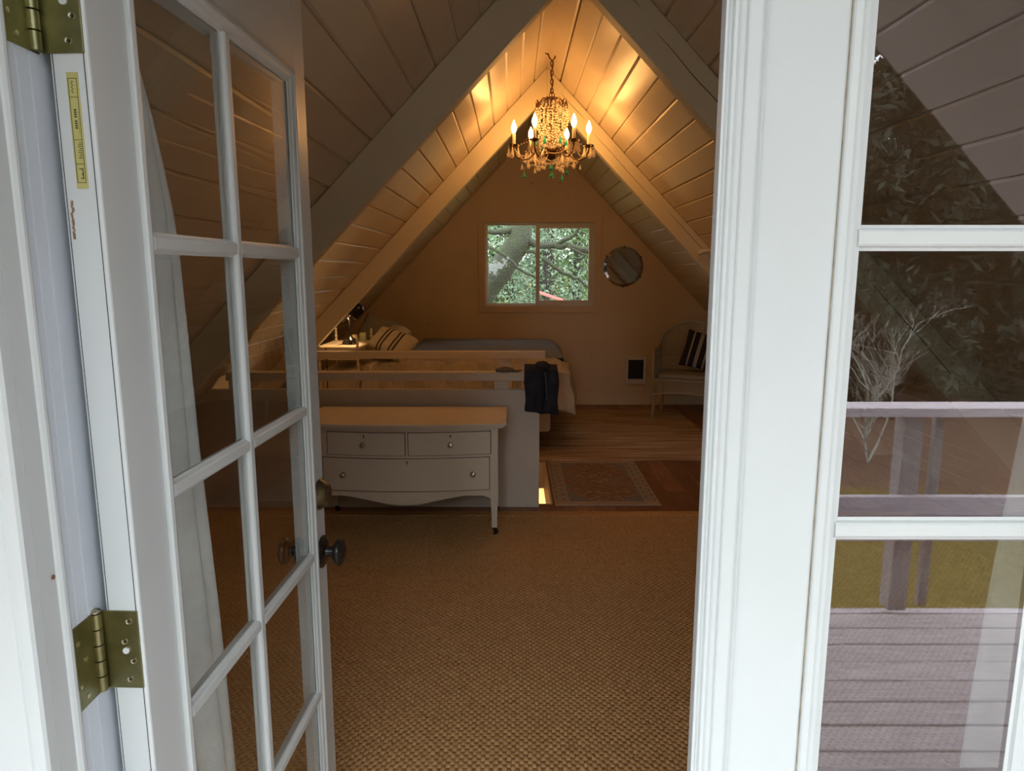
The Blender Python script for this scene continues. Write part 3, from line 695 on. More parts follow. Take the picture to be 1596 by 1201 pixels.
# ------------------------------------------------------------------ bed
bd = tag(thing('bed', None, None, (-.6, 6.6, 0)), 'low double bed along the far wall under the window', 'bed')
build(B().box(-1.62, .33, 5.80, 7.50, .16, .45), 'box_spring', M['sheet'], bd, bevel=.03)
build(B().box(-1.64, .36, 5.78, 7.52, .45, .70), 'mattress', M['sheet'], bd, bevel=.06)
for x_, y_ in ((-1.5, 5.9), (.2, 5.9), (-1.5, 7.4), (.2, 7.4)): build(B().box(x_ - .03, x_ + .03, y_ - .03, y_ + .03, 0, .16), 'leg', M['blackmet'], bd)
def drape(x0, x1, y0, y1, zt_, dx, dy, amp, seed, flare=.12, xdir=1, nu=90, nv=90, r=.07):
    """cloth lying on a box: hangs over the +x end by dx and over the -y side by dy"""
    def f(u, v):
        s = x0 + (x1 - x0 + dx) * u; t = y1 - (y1 - y0 + dy) * v
        ex = max(0, s - x1 + r) ; ey = max(0, y0 + r - t)
        def fold(e):
            if e <= 0: return 0, 0
            a = e / r
            if a < PI / 2: return r * math.sin(a), r * (1 - math.cos(a))
            return r + (e - r * PI / 2) * flare, r + (e - r * PI / 2)
        ox, dzx = fold(ex); oy, dzy = fold(ey)
        x = min(s, x1 - r) + ox; y = max(t, y0 + r) - oy
        z = zt_ - max(dzx, dzy) - .06 * min(dzx, dzy)
        k = nz(x * 3.1 + seed, y * 3.1, z * 3) * amp + nz(x * 9 + seed, y * 14, z * 6) * amp * .5
        hang = min(1, max(dzx, dzy) / .2)
        y -= hang * (dzy > dzx) * .03 * nz(x * 7 + seed, seed, 0) ; x += hang * (dzx > dzy) * .05 * nz(y * 6 + seed, 0, 1)
        rg = (1 - abs(nz(x * 4 + z * 5 + seed, z * 3 - x * 2, y))) ** 3 * .03 if dzy > .03 or dzx > .03 else 0
        return (x + ((k + rg * (dzx > dzy)) if dzx > .05 else 0), y - ((k * 1.2 + rg) if dzy > .05 else 0), z + k * (1 if max(dzx, dzy) < .1 else .3))
    return B().grid(f, nu, nv)
tag(build(drape(-1.25, .44, 5.74, 7.52, .745, .37, .34, .034, 3.1, flare=.16), 'quilt', M['quilt'], smooth=True, solid=.02), 'wrinkled tan quilt draped over the bed sides and foot', 'quilt')
tag(build(drape(-.95, .47, 6.35, 7.56, .785, .25, .02, .018, 8.7, flare=.28), 'blanket', M['comforter'], smooth=True, solid=.014), 'blue-grey blanket spread over the far half of the bed', 'blanket')
def pillow(name, w, d, h, loc, rot, mats, label, stripes=None):
    b = B(); n = 22
    for s in (1, -1):
        def f(u, v):
            x, y = u * 2 - 1, v * 2 - 1
            e = max(0, (1 - abs(x) ** 3.5)) ** .5 * max(0, (1 - abs(y) ** 3.5)) ** .5
            pin = 1 - .10 * (abs(x) ** 6) * (1 - abs(y)) * 1
            return (x * w / 2 * (1 - .06 * (1 - abs(y) ** 2) * abs(x) ** 4), y * d / 2 * (1 - .08 * (1 - x * x) * abs(y) ** 4), s * (h / 2 * e ** .8 + .001) + nz(x * 2 + w, y * 2, s) * .012 * e)
        i0 = len(b.f); b.grid(f, n, n)
        if stripes:
            for q in range(n * n):
                i, j = divmod(q, n)
                if i in stripes or (n - 1 - i) in stripes and False: b.mi[i0 + q] = 1
    o = build(b, name, mats, smooth=True); o.location = loc; o.rotation_euler = rot
    tag(o, label, 'pillow'); return o
m_str = cloth('dark_stripe', (.10, .08, .08))
pillow('pillow', .40, .29, .19, (-1.06, 6.12, .875), (math.radians(42), math.radians(14), math.radians(-28)), [M['sheet'], m_str], 'cream pillow with dark double stripes leaning at the bed head', stripes=(7, 9, 14, 16))
pillow('pillow', .50, .36, .17, (-1.18, 6.75, .87), (math.radians(30), 0, math.radians(-70)), [M['sheet']], 'plain cream pillow behind the striped one')
pillow('pillow', .36, .36, .22, (-1.36, 7.0, .90), (math.radians(62), math.radians(18), math.radians(-12)), [M['greycloth']], 'large grey pillow propped under the slope behind the nightstand')

# ------------------------------------------------------------------ nightstand with turned posts, lamp and small things
ns = tag(thing('nightstand', None, None, (-1.45, 6.0, 0)), 'cream spindle-post nightstand tucked under the left slope', 'nightstand')
NX0, NX1, NY0, NY1, NZ = -1.60, -1.28, 5.74, 6.32, .90
build(B().box(NX0 - .02, NX1 + .02, NY0 - .01, NY1 + .01, NZ - .022, NZ), 'top', M['furn'], ns, bevel=.004)
build(B().box(NX0 + .01, NX1 - .01, NY0 + .015, NY1 - .015, NZ - .11, NZ - .0225), 'apron', M['furn'], ns)
build(B().box(NX0, NX1, NY0 + .01, NY1 - .01, .44, .458), 'shelf', M['furn'], ns, bevel=.003)
def spindle(z0, z1, n=10, r=.014):
    p = [(.004, z0)]; h = (z1 - z0) / n
    for i in range(n): p += [(r * .6, z0 + i * h + h * .08), (r, z0 + i * h + h * .35), (r, z0 + i * h + h * .65), (r * .6, z0 + i * h + h * .92)]
    return p + [(.004, z1)]
for x_, y_, zt_ in ((NX0, NY0, .975), (NX1, NY0, .975), (NX0, NY1, 1.02), (NX1, NY1, 1.01)):
    build(B().lathe(spindle(0, NZ - .023, 18), (x_, y_, 0), 10), 'leg', M['furn'], ns, smooth=True)
    fz = NZ + .0003; h = zt_ - fz
    build(B().lathe([(.012, fz), (.013, fz + h * .1), (.008, fz + h * .18), (.015, fz + h * .34), (.008, fz + h * .5), (.014, fz + h * .62), (.008, fz + h * .72), (.013, fz + h * .85), (.008, fz + h * .97), (.002, fz + h)], (x_, y_, 0), 12), 'finial', M['furn'], ns, smooth=True)
lp = tag(thing('reading_lamp', None, None, (-1.39, 5.98, NZ)), 'glossy black gooseneck reading lamp on the nightstand', 'lamp')
lx, ly = -1.39, 5.97
build(B().lathe([(.001, NZ + .0005), (.070, NZ + .0005), (.072, NZ + .006), (.064, NZ + .026), (.044, NZ + .048), (.018, NZ + .060), (.009, NZ + .075), (.008, NZ + .08)], (lx, ly, 0), 24), 'base', M['blackmet'], lp, smooth=True)
build(B().tube([(lx, ly, NZ + .07), (lx - .003, ly, NZ + .13), (lx - .008, ly, NZ + .20), (lx - .022, ly + .0, NZ + .235), (lx - .045, ly, NZ + .25)], .0085, 10), 'stem', M['blackmet'], lp, smooth=True)
# arm crossing over to the shade
build(B().tube([(lx - .062, ly, NZ + .196), (lx - .03, ly, NZ + .225), (lx + .02, ly, NZ + .262)], [.016, .012, .010], 10), 'arm', M['blackmet'], lp, smooth=True)
Rsh = Matrix.Rotation(math.radians(42), 3, 'Y') @ Matrix.Rotation(math.radians(-10), 3, 'X')
shp = [(1.25 * a_, 1.25 * b_) for a_, b_ in [(.050, -.045), (.056, -.040), (.054, -.01), (.047, .022), (.034, .044), (.016, .056), (.001, .058)]]
shi = [(.001, .053), (.014, .051), (.031, .040), (.044, .020), (.051, -.01), (.052, -.040), (.050, -.045)]
bb = B(); cshade = (lx + .055, ly, NZ + .285)
bb.lathe(shp[:1] + shp[1:], cshade, 24, Rsh)
bm_ = B(); bm_.v = bb.v; bm_.f = bb.f[:-2]; bm_.mi = bb.mi[:-2]
build(bm_, 'lamp_shade', M['blackmet'], lp, smooth=True, solid=.002)
bc = Vector(cshade) + Rsh @ Vector((0, 0, -.012))
build(B().ball(tuple(bc), .018, 10), 'bulb', M['bulb2'], lp, smooth=True)
build(B().tube([(lx + .04, ly + .03, NZ + .01), (lx - .05, ly - .03, NZ + .006), (NX0 + .06, NY0 - .016, NZ - .01), (NX0 + .07, NY0 - .03, .75), (NX0 + .065, NY0 - .03, .5), (NX0 + .07, NY0 - .02, .1), (NX0 + .0, NY0 + .05, .008)], .004, 6), 'cord', M['blackmet'], lp, smooth=True)
pl = bpy.data.lights.new('reading_light', 'SPOT'); pl.energy = LAMP; pl.color = (1, .60, .26); pl.spot_size = math.radians(140); pl.spot_blend = .5; pl.shadow_soft_size = .02
plo = bpy.data.objects.new('reading_light', pl); COL.objects.link(plo); plo.location = Vector(cshade) + Rsh @ Vector((0, 0, -.05)); plo.rotation_euler = Rsh.to_euler(); plo.parent = lp; plo.matrix_parent_inverse = Matrix.Translation(-Vector(lp.location))
tag(build(B().lathe([(.001, NZ + .0005), (.022, NZ + .0005), (.026, NZ + .06), (.024, NZ + .06), (.020, NZ + .006), (.001, NZ + .006)], (-1.405, 6.22, 0), 16), 'drinking_glass', M['crystal'], smooth=True), 'small clear drinking glass behind the reading lamp', 'glass')
tag(build(B().box(-1.37, -1.315, 6.24, 6.252, NZ + .0005, NZ + .075), 'note_card', mat_basic('green_card', (.50, .58, .34), .6)), 'small pale green card standing on the nightstand', 'card')
for k, (w_, dd, h_, c_) in enumerate(((.24, .17, .035, (.05, .05, .06)), (.22, .16, .03, (.14, .07, .06)))):
    z0 = .4582 + (.0355 if k else 0); bk = thing('book', ('thick dark book at the bottom of the pair on the nightstand shelf', 'reddish book on top of the dark one on the nightstand shelf')[k], 'book', (-1.44, 5.9, z0))
    build(B().box(-1.44 - w_ / 2 + .004, -1.44 + w_ / 2 - .004, 5.9 - dd / 2 + .004, 5.9 + dd / 2, z0 + .003, z0 + h_ - .003), 'pages', M['sheet'], bk)
    cb = B(); cb.box(-1.44 - w_ / 2, -1.44 + w_ / 2, 5.9 - dd / 2, 5.9 + dd / 2 + .003, z0, z0 + .003); cb.box(-1.44 - w_ / 2, -1.44 + w_ / 2, 5.9 - dd / 2, 5.9 + dd / 2 + .003, z0 + h_ - .003, z0 + h_); cb.box(-1.44 - w_ / 2, -1.44 + w_ / 2, 5.9 - dd / 2 - .003, 5.9 - dd / 2, z0, z0 + h_)
    build(cb, 'cover', mat_basic('book_cover_%d' % k, c_, .5), bk)

# ------------------------------------------------------------------ jacket and cap on the railing
def jk(u, v):     # u along the rail, v over it: front hem -> rail top -> back hem
    x = .082 + .205 * u; front, back = .255 + .03 * u, .22
    tot = front + .10 + back; s = v * tot
    if s < front: y, z = 4.335 - .012 * math.sin(s / front * PI) - .01, .906 - (front - s)
    elif s < front + .10: q = (s - front) / .10; y, z = 4.325 + q * .128, .906 + .022 * math.sin(q * PI)
    else: y, z = 4.453 + .01, .906 - (s - front - .10)
    y += .016 * nz(x * 22, 3, z * 3) - (.028 * math.exp(-((u - .62) / .09) ** 2) if s < front else 0) * -1
    z += .012 * nz(x * 14, s * 6, 2)
    return (x + .012 * nz(z * 9, u * 3, 7), y, z)
jr = tag(thing('jacket', None, None, (.18, 4.39, .66)), 'dark navy jacket folded over the end of the near rail', 'jacket')
build(B().grid(jk, 30, 44), 'body', M['jacket'], jr, smooth=True, solid=.022)
def slv(u, v):
    a = u * 2 * PI; z = .90 - .245 * v; r1, r2 = .034 + .01 * v, .020
    return (.247 + .008 * math.sin(v * 5) + r1 * math.cos(a) + .006 * nz(v * 8, a, 1), 4.303 + r2 * math.sin(a) + .01 * nz(v * 6, a, 4), z + .01 * math.cos(a))
build(B().grid(slv, 18, 20), 'sleeve', M['jacket'], jr, smooth=True)
build(B().grid(lambda u, v: (.19 + .05 * math.cos(u * 2 * PI) * math.sin(v * PI) * (1 + .3 * nz(u * 4, v * 4, 2)), 4.37 + .05 * math.sin(u * 2 * PI) * math.sin(v * PI), .928 + .030 * math.cos(v * PI) * (1 + .4 * nz(u * 5, v * 3))), 16, 10), 'hood', M['jacket'], jr, smooth=True)
b = B(); b.tube([(.205, 4.317, .90), (.212, 4.296, .86), (.214, 4.292, .78), (.216, 4.293, .68)], .0035, 6); build(b, 'zip', mat_basic('zip_grey', (.10, .10, .12), .4), jr, smooth=True)
cpx = tag(thing('cap', None, None, (-.03, 4.39, .892)), 'soft grey cap lying on the near rail beside the jacket', 'cap')
build(B().grid(lambda u, v: (-.045 + .060 * math.cos(u * 2 * PI) * math.cos(v * PI / 2) * (1 + .15 * nz(u * 5, v * 3, 3)), 4.39 + .05 * math.sin(u * 2 * PI) * math.cos(v * PI / 2), .8935 + .028 * math.sin(v * PI / 2) ** .8 + .004 * nz(u * 8, v * 5, 1) * (v > .05)), 24, 10), 'crown', M['capcloth'], cpx, smooth=True)
build(B().grid(lambda u, v: (.0 + .065 * v * math.cos((u - .5) * 1.6), 4.39 + .05 * (u * 2 - 1) * (1 - .35 * v * v), .896 + .007 * math.sin(u * PI) * v), 10, 8), 'brim', M['capcloth'], cpx, smooth=True, solid=.003)

# ------------------------------------------------------------------ heater, mirror, peg
ht = tag(thing('wall_heater', None, None, (1.41, YB, .39)), 'white wall heater with dark grille on the far wall', 'heater')
b = B(); x0, x1, z0, z1 = 1.295, 1.53, .245, .545; t = .03
b.box(x0, x0 + t, YB - .03, YB - .0005, z0, z1); b.box(x1 - t, x1, YB - .03, YB - .0005, z0, z1); b.box(x0 + t, x1 - t, YB - .03, YB - .0005, z1 - .025, z1); b.box(x0 + t, x1 - t, YB - .03, YB - .0005, z0, z0 + .055)
build(b, 'case', M['white_metal'], ht, bevel=.004)
build(B().box(x0 + t, x1 - t, YB - .016, YB - .001, z0 + .055, z1 - .025), 'heating_element', M['grille'], ht)
for i in range(18): build(B().box(x0 + t, x1 - t, YB - .022, YB - .017, z0 + .06 + i * .0118, z0 + .0645 + i * .0118), 'slat', M['grille'], ht)
build(B().lathe([(.001, 0), (.012, 0), (.010, .010), (.001, .011)], (x0 + .09, YB - .03, z0 + .028), 14, Matrix.Rotation(PI / 2, 3, 'X')), 'dial', M['white_metal'], ht, smooth=True)
mr_ = tag(thing('round_mirror', None, None, (1.245, YB, 1.565)), 'round wall mirror with a thin silvery rim, right of the window', 'mirror')
Rm = Matrix.Rotation(PI / 2, 3, 'X'); MR = .222
build(B().lathe([(.001, .0105), (MR - .03, .0105), (MR - .03, .0005), (.001, .0005)], (1.245, YB, 1.565), 64, Rm), 'mirror_glass', M['mirror'], mr_)
bb = B(); bb.lathe([(MR - .0295, .0108), (MR - .002, .006), (MR + .001, .0005)], (1.245, YB, 1.565), 64, Rm); bb.f = bb.f[:-2]; bb.mi = bb.mi[:-2]
build(bb, 'bevelled_rim', M['mirror'], mr_)
for q in range(6):
    a = q * PI / 3 + .5; build(B().box(1.245 + MR * math.cos(a) - .007, 1.245 + MR * math.cos(a) + .007, YB - .016, YB - .002, 1.565 + MR * math.sin(a) - .007, 1.565 + MR * math.sin(a) + .007), 'clip', M['blackmet'], mr_, bevel=.002)
pg = tag(build(B().tube([(1.475, 5.60, 1.655), (1.50, 5.60, 1.672), (1.60, 5.60, 1.675)], [.018, .022, .020], 12), 'roller_blind_bracket', M['white_metal'], smooth=True), 'small white rounded bracket on the right rafter above the chair', 'bracket')

# ------------------------------------------------------------------ wicker armchair
CHX, CHY, CHR = 1.83, 7.22, math.radians(-22)
ch = tag(thing('wicker_chair', None, None, (CHX, CHY, 0), CHR, local=True), 'white wicker armchair in the far right corner', 'chair')
cw, cd, sh = .30, .27, .42         # half width, half depth, seat height
for sx in (-1, 1):
    for sy in (-1, 1): build(B().tube([(sx * (cw - .01) * 1.04, sy * cd * 1.02, .0), (sx * (cw - .03), sy * (cd - .02), sh - .06)], [.014, .019], 10), 'leg', M['wicker'], ch, smooth=True)
build(B().box(-cw + .01, cw - .01, -cd + .005, cd, sh - .02, sh), 'seat', M['wicker'], ch, bevel=.01)
b = B(); n = 60      # woven apron: vertical stakes round the seat front and sides
def ring(t, off=0):     # path: left side front -> ... U shape arms/back, t 0..1
    seg = [(-cw, -cd), (-cw, cd - .06), (-cw + .06, cd), (cw - .06, cd), (cw, cd - .06), (cw, -cd)]
    ls = [math.dist(seg[i], seg[i + 1]) for i in range(5)]; tot = sum(ls); s = t * tot
    for i in range(5):
        if s <= ls[i] + 1e-9: k = s / ls[i]; return (seg[i][0] + (seg[i + 1][0] - seg[i][0]) * k, seg[i][1] + (seg[i + 1][1] - seg[i][1]) * k)
        s -= ls[i]
    return seg[-1]
def topz(t): 
    c = abs(t - .5) * 2            # 0 at the middle of the back, 1 at arm fronts
    return .715 + .27 * (0.5 + .5 * math.cos(min(1, c / .78) * PI))
for i in range(46):
    x = -cw + 2 * cw * (i + .5) / 46; zb = sh - .15 + .03 * abs(math.cos(x / cw * PI / 2))
    b.tube([(x, -cd - .006, sh - .005), (x, -cd - .008, zb)], .0055, 5)
build(b, 'apron_weave', M['wicker'], ch, kind='stuff')
build(B().tube([(-cw, -cd, sh - .15)] + [(-cw + 2 * cw * i / 10, -cd - .01, sh - .155 + .03 * abs(math.cos((-1 + i / 5) * PI / 2))) for i in range(11)], .012, 8), 'apron_rail', M['wicker'], ch, smooth=True)
build(B().tube([(-cw, -cd, sh - .0)] + [(cw * (-1 + i / 5), -cd - .008, sh) for i in range(11)], .013, 8), 'seat_rail', M['wicker'], ch, smooth=True)
pts = [(*ring(i / 40), topz(i / 40)) for i in range(41)]
build(B().tube([(-cw, -cd, sh)] + [(-cw, -cd - .01, .60)] + pts + [(cw, -cd - .01, .60), (cw, -cd, sh)], .019, 10), 'arm_rail', M['wicker'], ch, smooth=True)
b = B()
nst = 60
for i in range(nst + 1):
    t = i / nst; x, y = ring(t)
    b.tube([(x, y, sh - .02), (x, y, topz(t))], .0042, 5)
for k in range(24):
    z = sh + .0 + k * .024; pp = []
    for i in range(81):
        t = i / 80
        if z < topz(t) - .01: x, y = ring(t); pp.append((x, y + .004 * (-1) ** i, z))
        elif pp: 
            if len(pp) > 1: b.tube(pp, .0048, 4)
            pp = []
    if len(pp) > 1 and not (.50 < z < .60): b.tube(pp, .0048, 4)
build(b, 'back_weave', M['wicker'], ch, kind='stuff')
cu = pillow('cushion', .40, .40, .13, (0, 0, 0), (0, 0, 0), [cloth('dark_cushion', (.035, .03, .035)), cloth('pale_stripe', (.36, .33, .30))], 'dark striped cushion leaning on the back of the wicker chair', stripes=(4, 8, 9, 13, 17))
cu['category'] = 'cushion'; cu.location = (1.99, 7.23, .69); cu.rotation_euler = (math.radians(72), math.radians(12), math.radians(-22))
pad = build(B().box(-.26, .26, -.22, .22, 0, .05), 'seat_pad', M['greycloth'], bevel=.02); pad.location = (CHX, CHY, sh + .001); pad.rotation_euler = (0, 0, CHR)
tag(pad, 'thin grey seat pad on the wicker chair', 'cushion')

# ------------------------------------------------------------------ chandelier
CX_, CY_ = .275, 5.08
cdr = tag(thing('chandelier', None, None, (CX_, CY_, 2.97)), 'brass crystal chandelier with six lit candle bulbs hanging from the ridge', 'chandelier')
def C3(x, y, z): return (CX_ + x, CY_ + y, z)
hk = build(B().tube([C3(-.03, 0, 2.995), C3(-.018, 0, 2.965), C3(0, 0, 2.945), C3(.018, 0, 2.962), C3(.022, 0, 2.978)], .005, 8), 'hook', M['darkbrass'], cdr, smooth=True)
build(B().tube([C3(-.028, 0, 2.985), C3(-.040, 0, 2.992), C3(-.048, .0, 2.996)], .004, 6), 'hook_stem', M['darkbrass'], cdr)
z = 2.945; k = 0
while z > 2.735:
    pp = []
    for i in range(16):
        a = 2 * PI * i / 16; hx = .0095 * math.cos(a); hz = .019 * math.sin(a)
        pp.append(C3(hx if k % 2 == 0 else 0, 0 if k % 2 == 0 else hx, z - .017 + hz))
    build(B().tube(pp, .0036, 6, closed=True), 'chain_link', M['darkbrass'], cdr, smooth=True); z -= .0295; k += 1
build(B().tube([C3(.008 * math.sin(i), -.008 * math.cos(i * 1.3), 2.945 - i * .019) for i in range(12)], .0036, 6), 'cord', M['darkbrass'], cdr)
build(B().tube([C3(.018 * math.cos(a), 0, 2.722 + .02 * math.sin(a)) for a in [i * PI / 8 for i in range(16)]], .003, 6, closed=True), 'top_ring', M['darkbrass'], cdr, smooth=True)
build(B().lathe([(.001, 2.70), (.034, 2.698), (.036, 2.703), (.03, 2.708), (.001, 2.71)], C3(0, 0, 0), 20), 'top_plate', M['darkbrass'], cdr, smooth=True)
# crown loops
for i in range(8):
    a = i * PI / 4 + .2; ca, sa = math.cos(a), math.sin(a); pp = []
    for j in range(13):
        q = PI * (1 - j / 12); rr = .088 + .034 * math.cos(q) * -1 * 0; 
        s_ = .034 * math.cos(q); z_ = 2.628 + .056 * math.sin(q)
        r0 = .103; pp.append(C3(r0 * ca - s_ * sa, r0 * sa + s_ * ca, z_))
    build(B().tube(pp, .0045, 6), 'crown_loop', M['darkbrass'], cdr, smooth=True)
    build(B().tube([C3(.02 * ca, .02 * sa, 2.70), C3(.06 * ca, .06 * sa, 2.70), C3(.095 * ca, .095 * sa, 2.665), C3(.108 * ca, .108 * sa, 2.625)], .003, 5), 'crown_rib', M['darkbrass'], cdr, smooth=True)
# crystal bead basket
def crown_r(z): 
    k = [(2.70, .035), (2.665, .075), (2.625, .112), (2.56, .113), (2.50, .098), (2.465, .082), (2.44, .100), (2.405, .088), (2.38, .05), (2.36, .03)]
    for (z1, r1), (z0, r0) in zip(k, k[1:]):
        if z0 <= z <= z1: return r0 + (r1 - r0) * (z - z0) / (z1 - z0)
    return .03
def np_balls(cs, rs):
    # octahedral faceted beads
    o = np.array([(1, 0, 0), (0, 1, 0), (-1, 0, 0), (0, -1, 0), (0, 0, 1), (0, 0, -1)], dtype=float)
    f = np.array([(0, 1, 4), (1, 2, 4), (2, 3, 4), (3, 0, 4), (1, 0, 5), (2, 1, 5), (3, 2, 5), (0, 3, 5)])
    cs = np.asarray(cs, float); rs = np.asarray(rs, float)
    V = cs[:, None] + o[None] * rs[:, None, None]; F_ = (f[None] + (np.arange(len(cs)) * 6)[:, None, None]).reshape(-1, 3)
    return V, F_
bc_, br_ = [], []
for i in range(24):
    a = 2 * PI * i / 24; z = 2.675 - random.random() * .01
    while z > 2.365:
        r = crown_r(z) + random.uniform(-.009, .006); a2 = a + random.uniform(-.05, .05)
        bc_.append(C3(r * math.cos(a2), r * math.sin(a2), z)); br_.append(random.uniform(.006, .0105)); z -= random.uniform(.013, .02)
for i in range(9):
    a = 2 * PI * i / 9; z = 2.66
    while z > 2.40:
        r = crown_r(z) * .5; bc_.append(C3(r * math.cos(a), r * math.sin(a), z)); br_.append(.008); z -= .02
OFF = tuple(cdr.location)
V, F_ = np_balls(bc_, br_); inst('bead_basket', np_mesh('bead_basket', V, F_, M['crystal'], OFF), cdr, kind='stuff')
# stem, vase and bowl
build(B().lathe([(.001, 2.70), (.006, 2.69), (.006, 2.42), (.012, 2.415), (.016, 2.40), (.011, 2.385), (.012, 2.372), (.034, 2.362), (.040, 2.352), (.036, 2.343), (.02, 2.338), (.012, 2.33)], C3(0, 0, 0), 20), 'stem', M['darkbrass'], cdr, smooth=True)
build(B().lathe([(.012, 2.338), (.048, 2.335), (.050, 2.330), (.042, 2.308), (.022, 2.296), (.008, 2.292), (.004, 2.275), (.001, 2.272)], C3(0, 0, 0), 24), 'bowl', M['darkbrass'], cdr, smooth=True)
def drop_prof(h, w): return [(.0006, 0), (w * .25, -h * .12), (w * .32, -h * .2), (w * .7, -h * .55), (w, -h * .78), (w * .75, -h * .93), (.0006, -h)]
drop_me = {}
def drop(parent, p, h, w, mk, name='crystal_drop'):
    key = (h, w, mk)
    if key not in drop_me: drop_me[key] = B().lathe(drop_prof(h, w), (0, 0, 0), 8).mesh('crystal_drop', M[mk])
    return inst(name, drop_me[key], parent, loc=(p[0] - OFF[0], p[1] - OFF[1], p[2] - OFF[2]))
RA = .262; swag_c, swag_r = [], []
def swag(p0, p1, sag, sp=.0115, r=.0048):
    d = math.dist(p0, p1) + sag * 1.5; n = max(3, int(d / sp))
    for i in range(n + 1):
        t = i / n; swag_c.append(tuple(p0[q] + (p1[q] - p0[q]) * t - (sag * 4 * t * (1 - t) if q == 2 else 0) for q in range(3))); swag_r.append(r)
bobs = []
for i in range(6):
    a = -PI / 2 + PI / 6 + i * PI / 3 + .03; ca, sa = math.cos(a), math.sin(a)
    P = lambda r, z: C3(r * ca, r * sa, z)
    arm = build(B().tube([P(.03, 2.335), P(.06, 2.36), (P(.09, 2.362)), P(.12, 2.335), P(.155, 2.30), P(.20, 2.288), P(.24, 2.31), P(RA, 2.345), P(RA, 2.375)], .0055, 8), 'arm', M['darkbrass'], cdr, smooth=True)
    build(B().lathe([(.001, 2.372), (.012, 2.374), (.028, 2.382), (.036, 2.390), (.037, 2.392), (.030, 2.390), (.013, 2.386), (.001, 2.386)], P(RA, 0), 20), 'bobeche', M['darkbrass'], arm, smooth=True)
    build(B().lathe([(.001, 2.386), (.0115, 2.386), (.0115, 2.465), (.009, 2.468), (.001, 2.468)], P(RA, 0), 14), 'candle_sleeve', M['candle'], arm, smooth=True)
    build(B().lathe([(.006, 2.4685), (.011, 2.477), (.0165, 2.492), (.0178, 2.504), (.015, 2.52), (.009, 2.535), (.004, 2.548), (.0012, 2.556)], P(RA, 0), 14), 'bulb', M['bulb'], arm, smooth=True)
    bobs.append(P(RA, 2.375))
    for k in range(5):
        q = 2 * PI * k / 5 + a; p = (P(RA, 0)[0] + .036 * math.cos(q), P(RA, 0)[1] + .036 * math.sin(q), 2.378)
        bc2 = [p]; swag_c.append((p[0], p[1], 2.384)); swag_r.append(.006); drop(cdr, p, .074, .0135, 'crystal')
    swag(P(RA, 2.372), P(.12, 2.325), .055); swag(P(.20, 2.288), P(.05, 2.325), .05)
    swag(P(RA, 2.372), P(.10, 2.42), -.01, .016, .004)
    drop(cdr, P(.16, 2.295), .065, .014, 'crystal'); drop(cdr, P(.11, 2.29), .05, .010, 'crystal'); drop(cdr, P(.205, 2.262), .04, .009, 'crystal')
    # green pendants on fine wires
    if i % 2 == 0: 
        swag_c.append(P(.19, 2.235)); swag_r.append(.0055); swag_c.append(P(.19, 2.219)); swag_r.append(.004); drop(cdr, P(.19, 2.212), .045, .014, 'green_crystal')
        build(B().tube([P(.19, 2.285), P(.19, 2.205)], .0008, 4), 'pendant_wire', M['darkbrass'], cdr)
    drop(cdr, P(.105, 2.44), .055, .011, 'green_crystal')
for i in range(6):
    p0, p1 = bobs[i], bobs[(i + 1) % 6]; swag(p0, p1, .075)
for i in range(6):
    a = i * PI / 3; b2 = (i + 1) * PI / 3; swag(C3(.10 * math.cos(a), .10 * math.sin(a), 2.30), C3(.10 * math.cos(b2), .10 * math.sin(b2), 2.30), .03)
    drop(cdr, C3(.085 * math.cos(a), .085 * math.sin(a), 2.275), .04, .010, 'crystal')
drop(cdr, C3(.0, -.01, 2.268), .05, .018, 'green_crystal'); drop(cdr, C3(.006, -.012, 2.215), .045, .020, 'green_crystal')
build(B().tube([C3(0, -.01, 2.275), C3(.006, -.012, 2.205)], .0008, 4), 'pendant_wire', M['darkbrass'], cdr)
V, F_ = np_balls(swag_c, swag_r); inst('bead_strands', np_mesh('bead_strands', V, F_, M['crystal'], OFF), cdr, kind='stuff')

# ------------------------------------------------------------------ curtains
def curtain(edge, y_or_x, name, label, fn, nu=60, nv=30):
    o = build(B().grid(fn, nu, nv), name, M['curtain'], smooth=True, solid=.0015); return tag(o, label, 'curtain')
def edgeY(z):
    k = [(2.21, 1.0), (1.97, 1.11), (1.75, 1.195), (1.6, 1.235), (1.2, 1.25), (.85, 1.285), (.3, 1.33), (.0, 1.35)]
    for (za, ya), (zb, yb) in zip(k, k[1:]):
        if zb <= z <= za: return yb + (ya - yb) * (z - zb) / (za - zb)
    return 1.02
def lc(u, v):
    z = 2.20 - 2.14 * v; ye = edgeY(z); y = .99 + (ye - .99) * u
    return (-.578 + .013 * math.sin(u * 24 + 1.2 * math.sin(v * 3)) * (.5 + .5 * u) - .05 * (1 - u), y, z)
curtain(None, None, 'curtain', 'white curtain hanging beside the open left door leaf', lc)
def redge(z): return .715 + .12 * max(0, (z - .5) / 1.5) ** 1.7
def rc(u, v):
    z = 2.20 - 2.14 * v; xe = redge(z); x = xe + (1.12 - xe) * u
    return (x, 1.0 + .014 * math.sin(u * 30 + .8 * math.sin(v * 4)), z)
curtain(None, None, 'curtain', 'white curtain behind the glass of the closed right door leaf', rc)
rod = tag(thing('curtain_rod', None, None, (.25, 1.0, 2.22)), 'dark curtain rod above the french doors', 'curtain rod')
build(B().tube([(-.85, .99, 2.22), (1.35, .99, 2.22)], .008, 10), 'rod', M['iron'], rod, smooth=True)
for x_ in (-.85, 1.35): build(B().ball((x_, .99, 2.22), .018, 10), 'finial', M['iron'], rod, smooth=True)

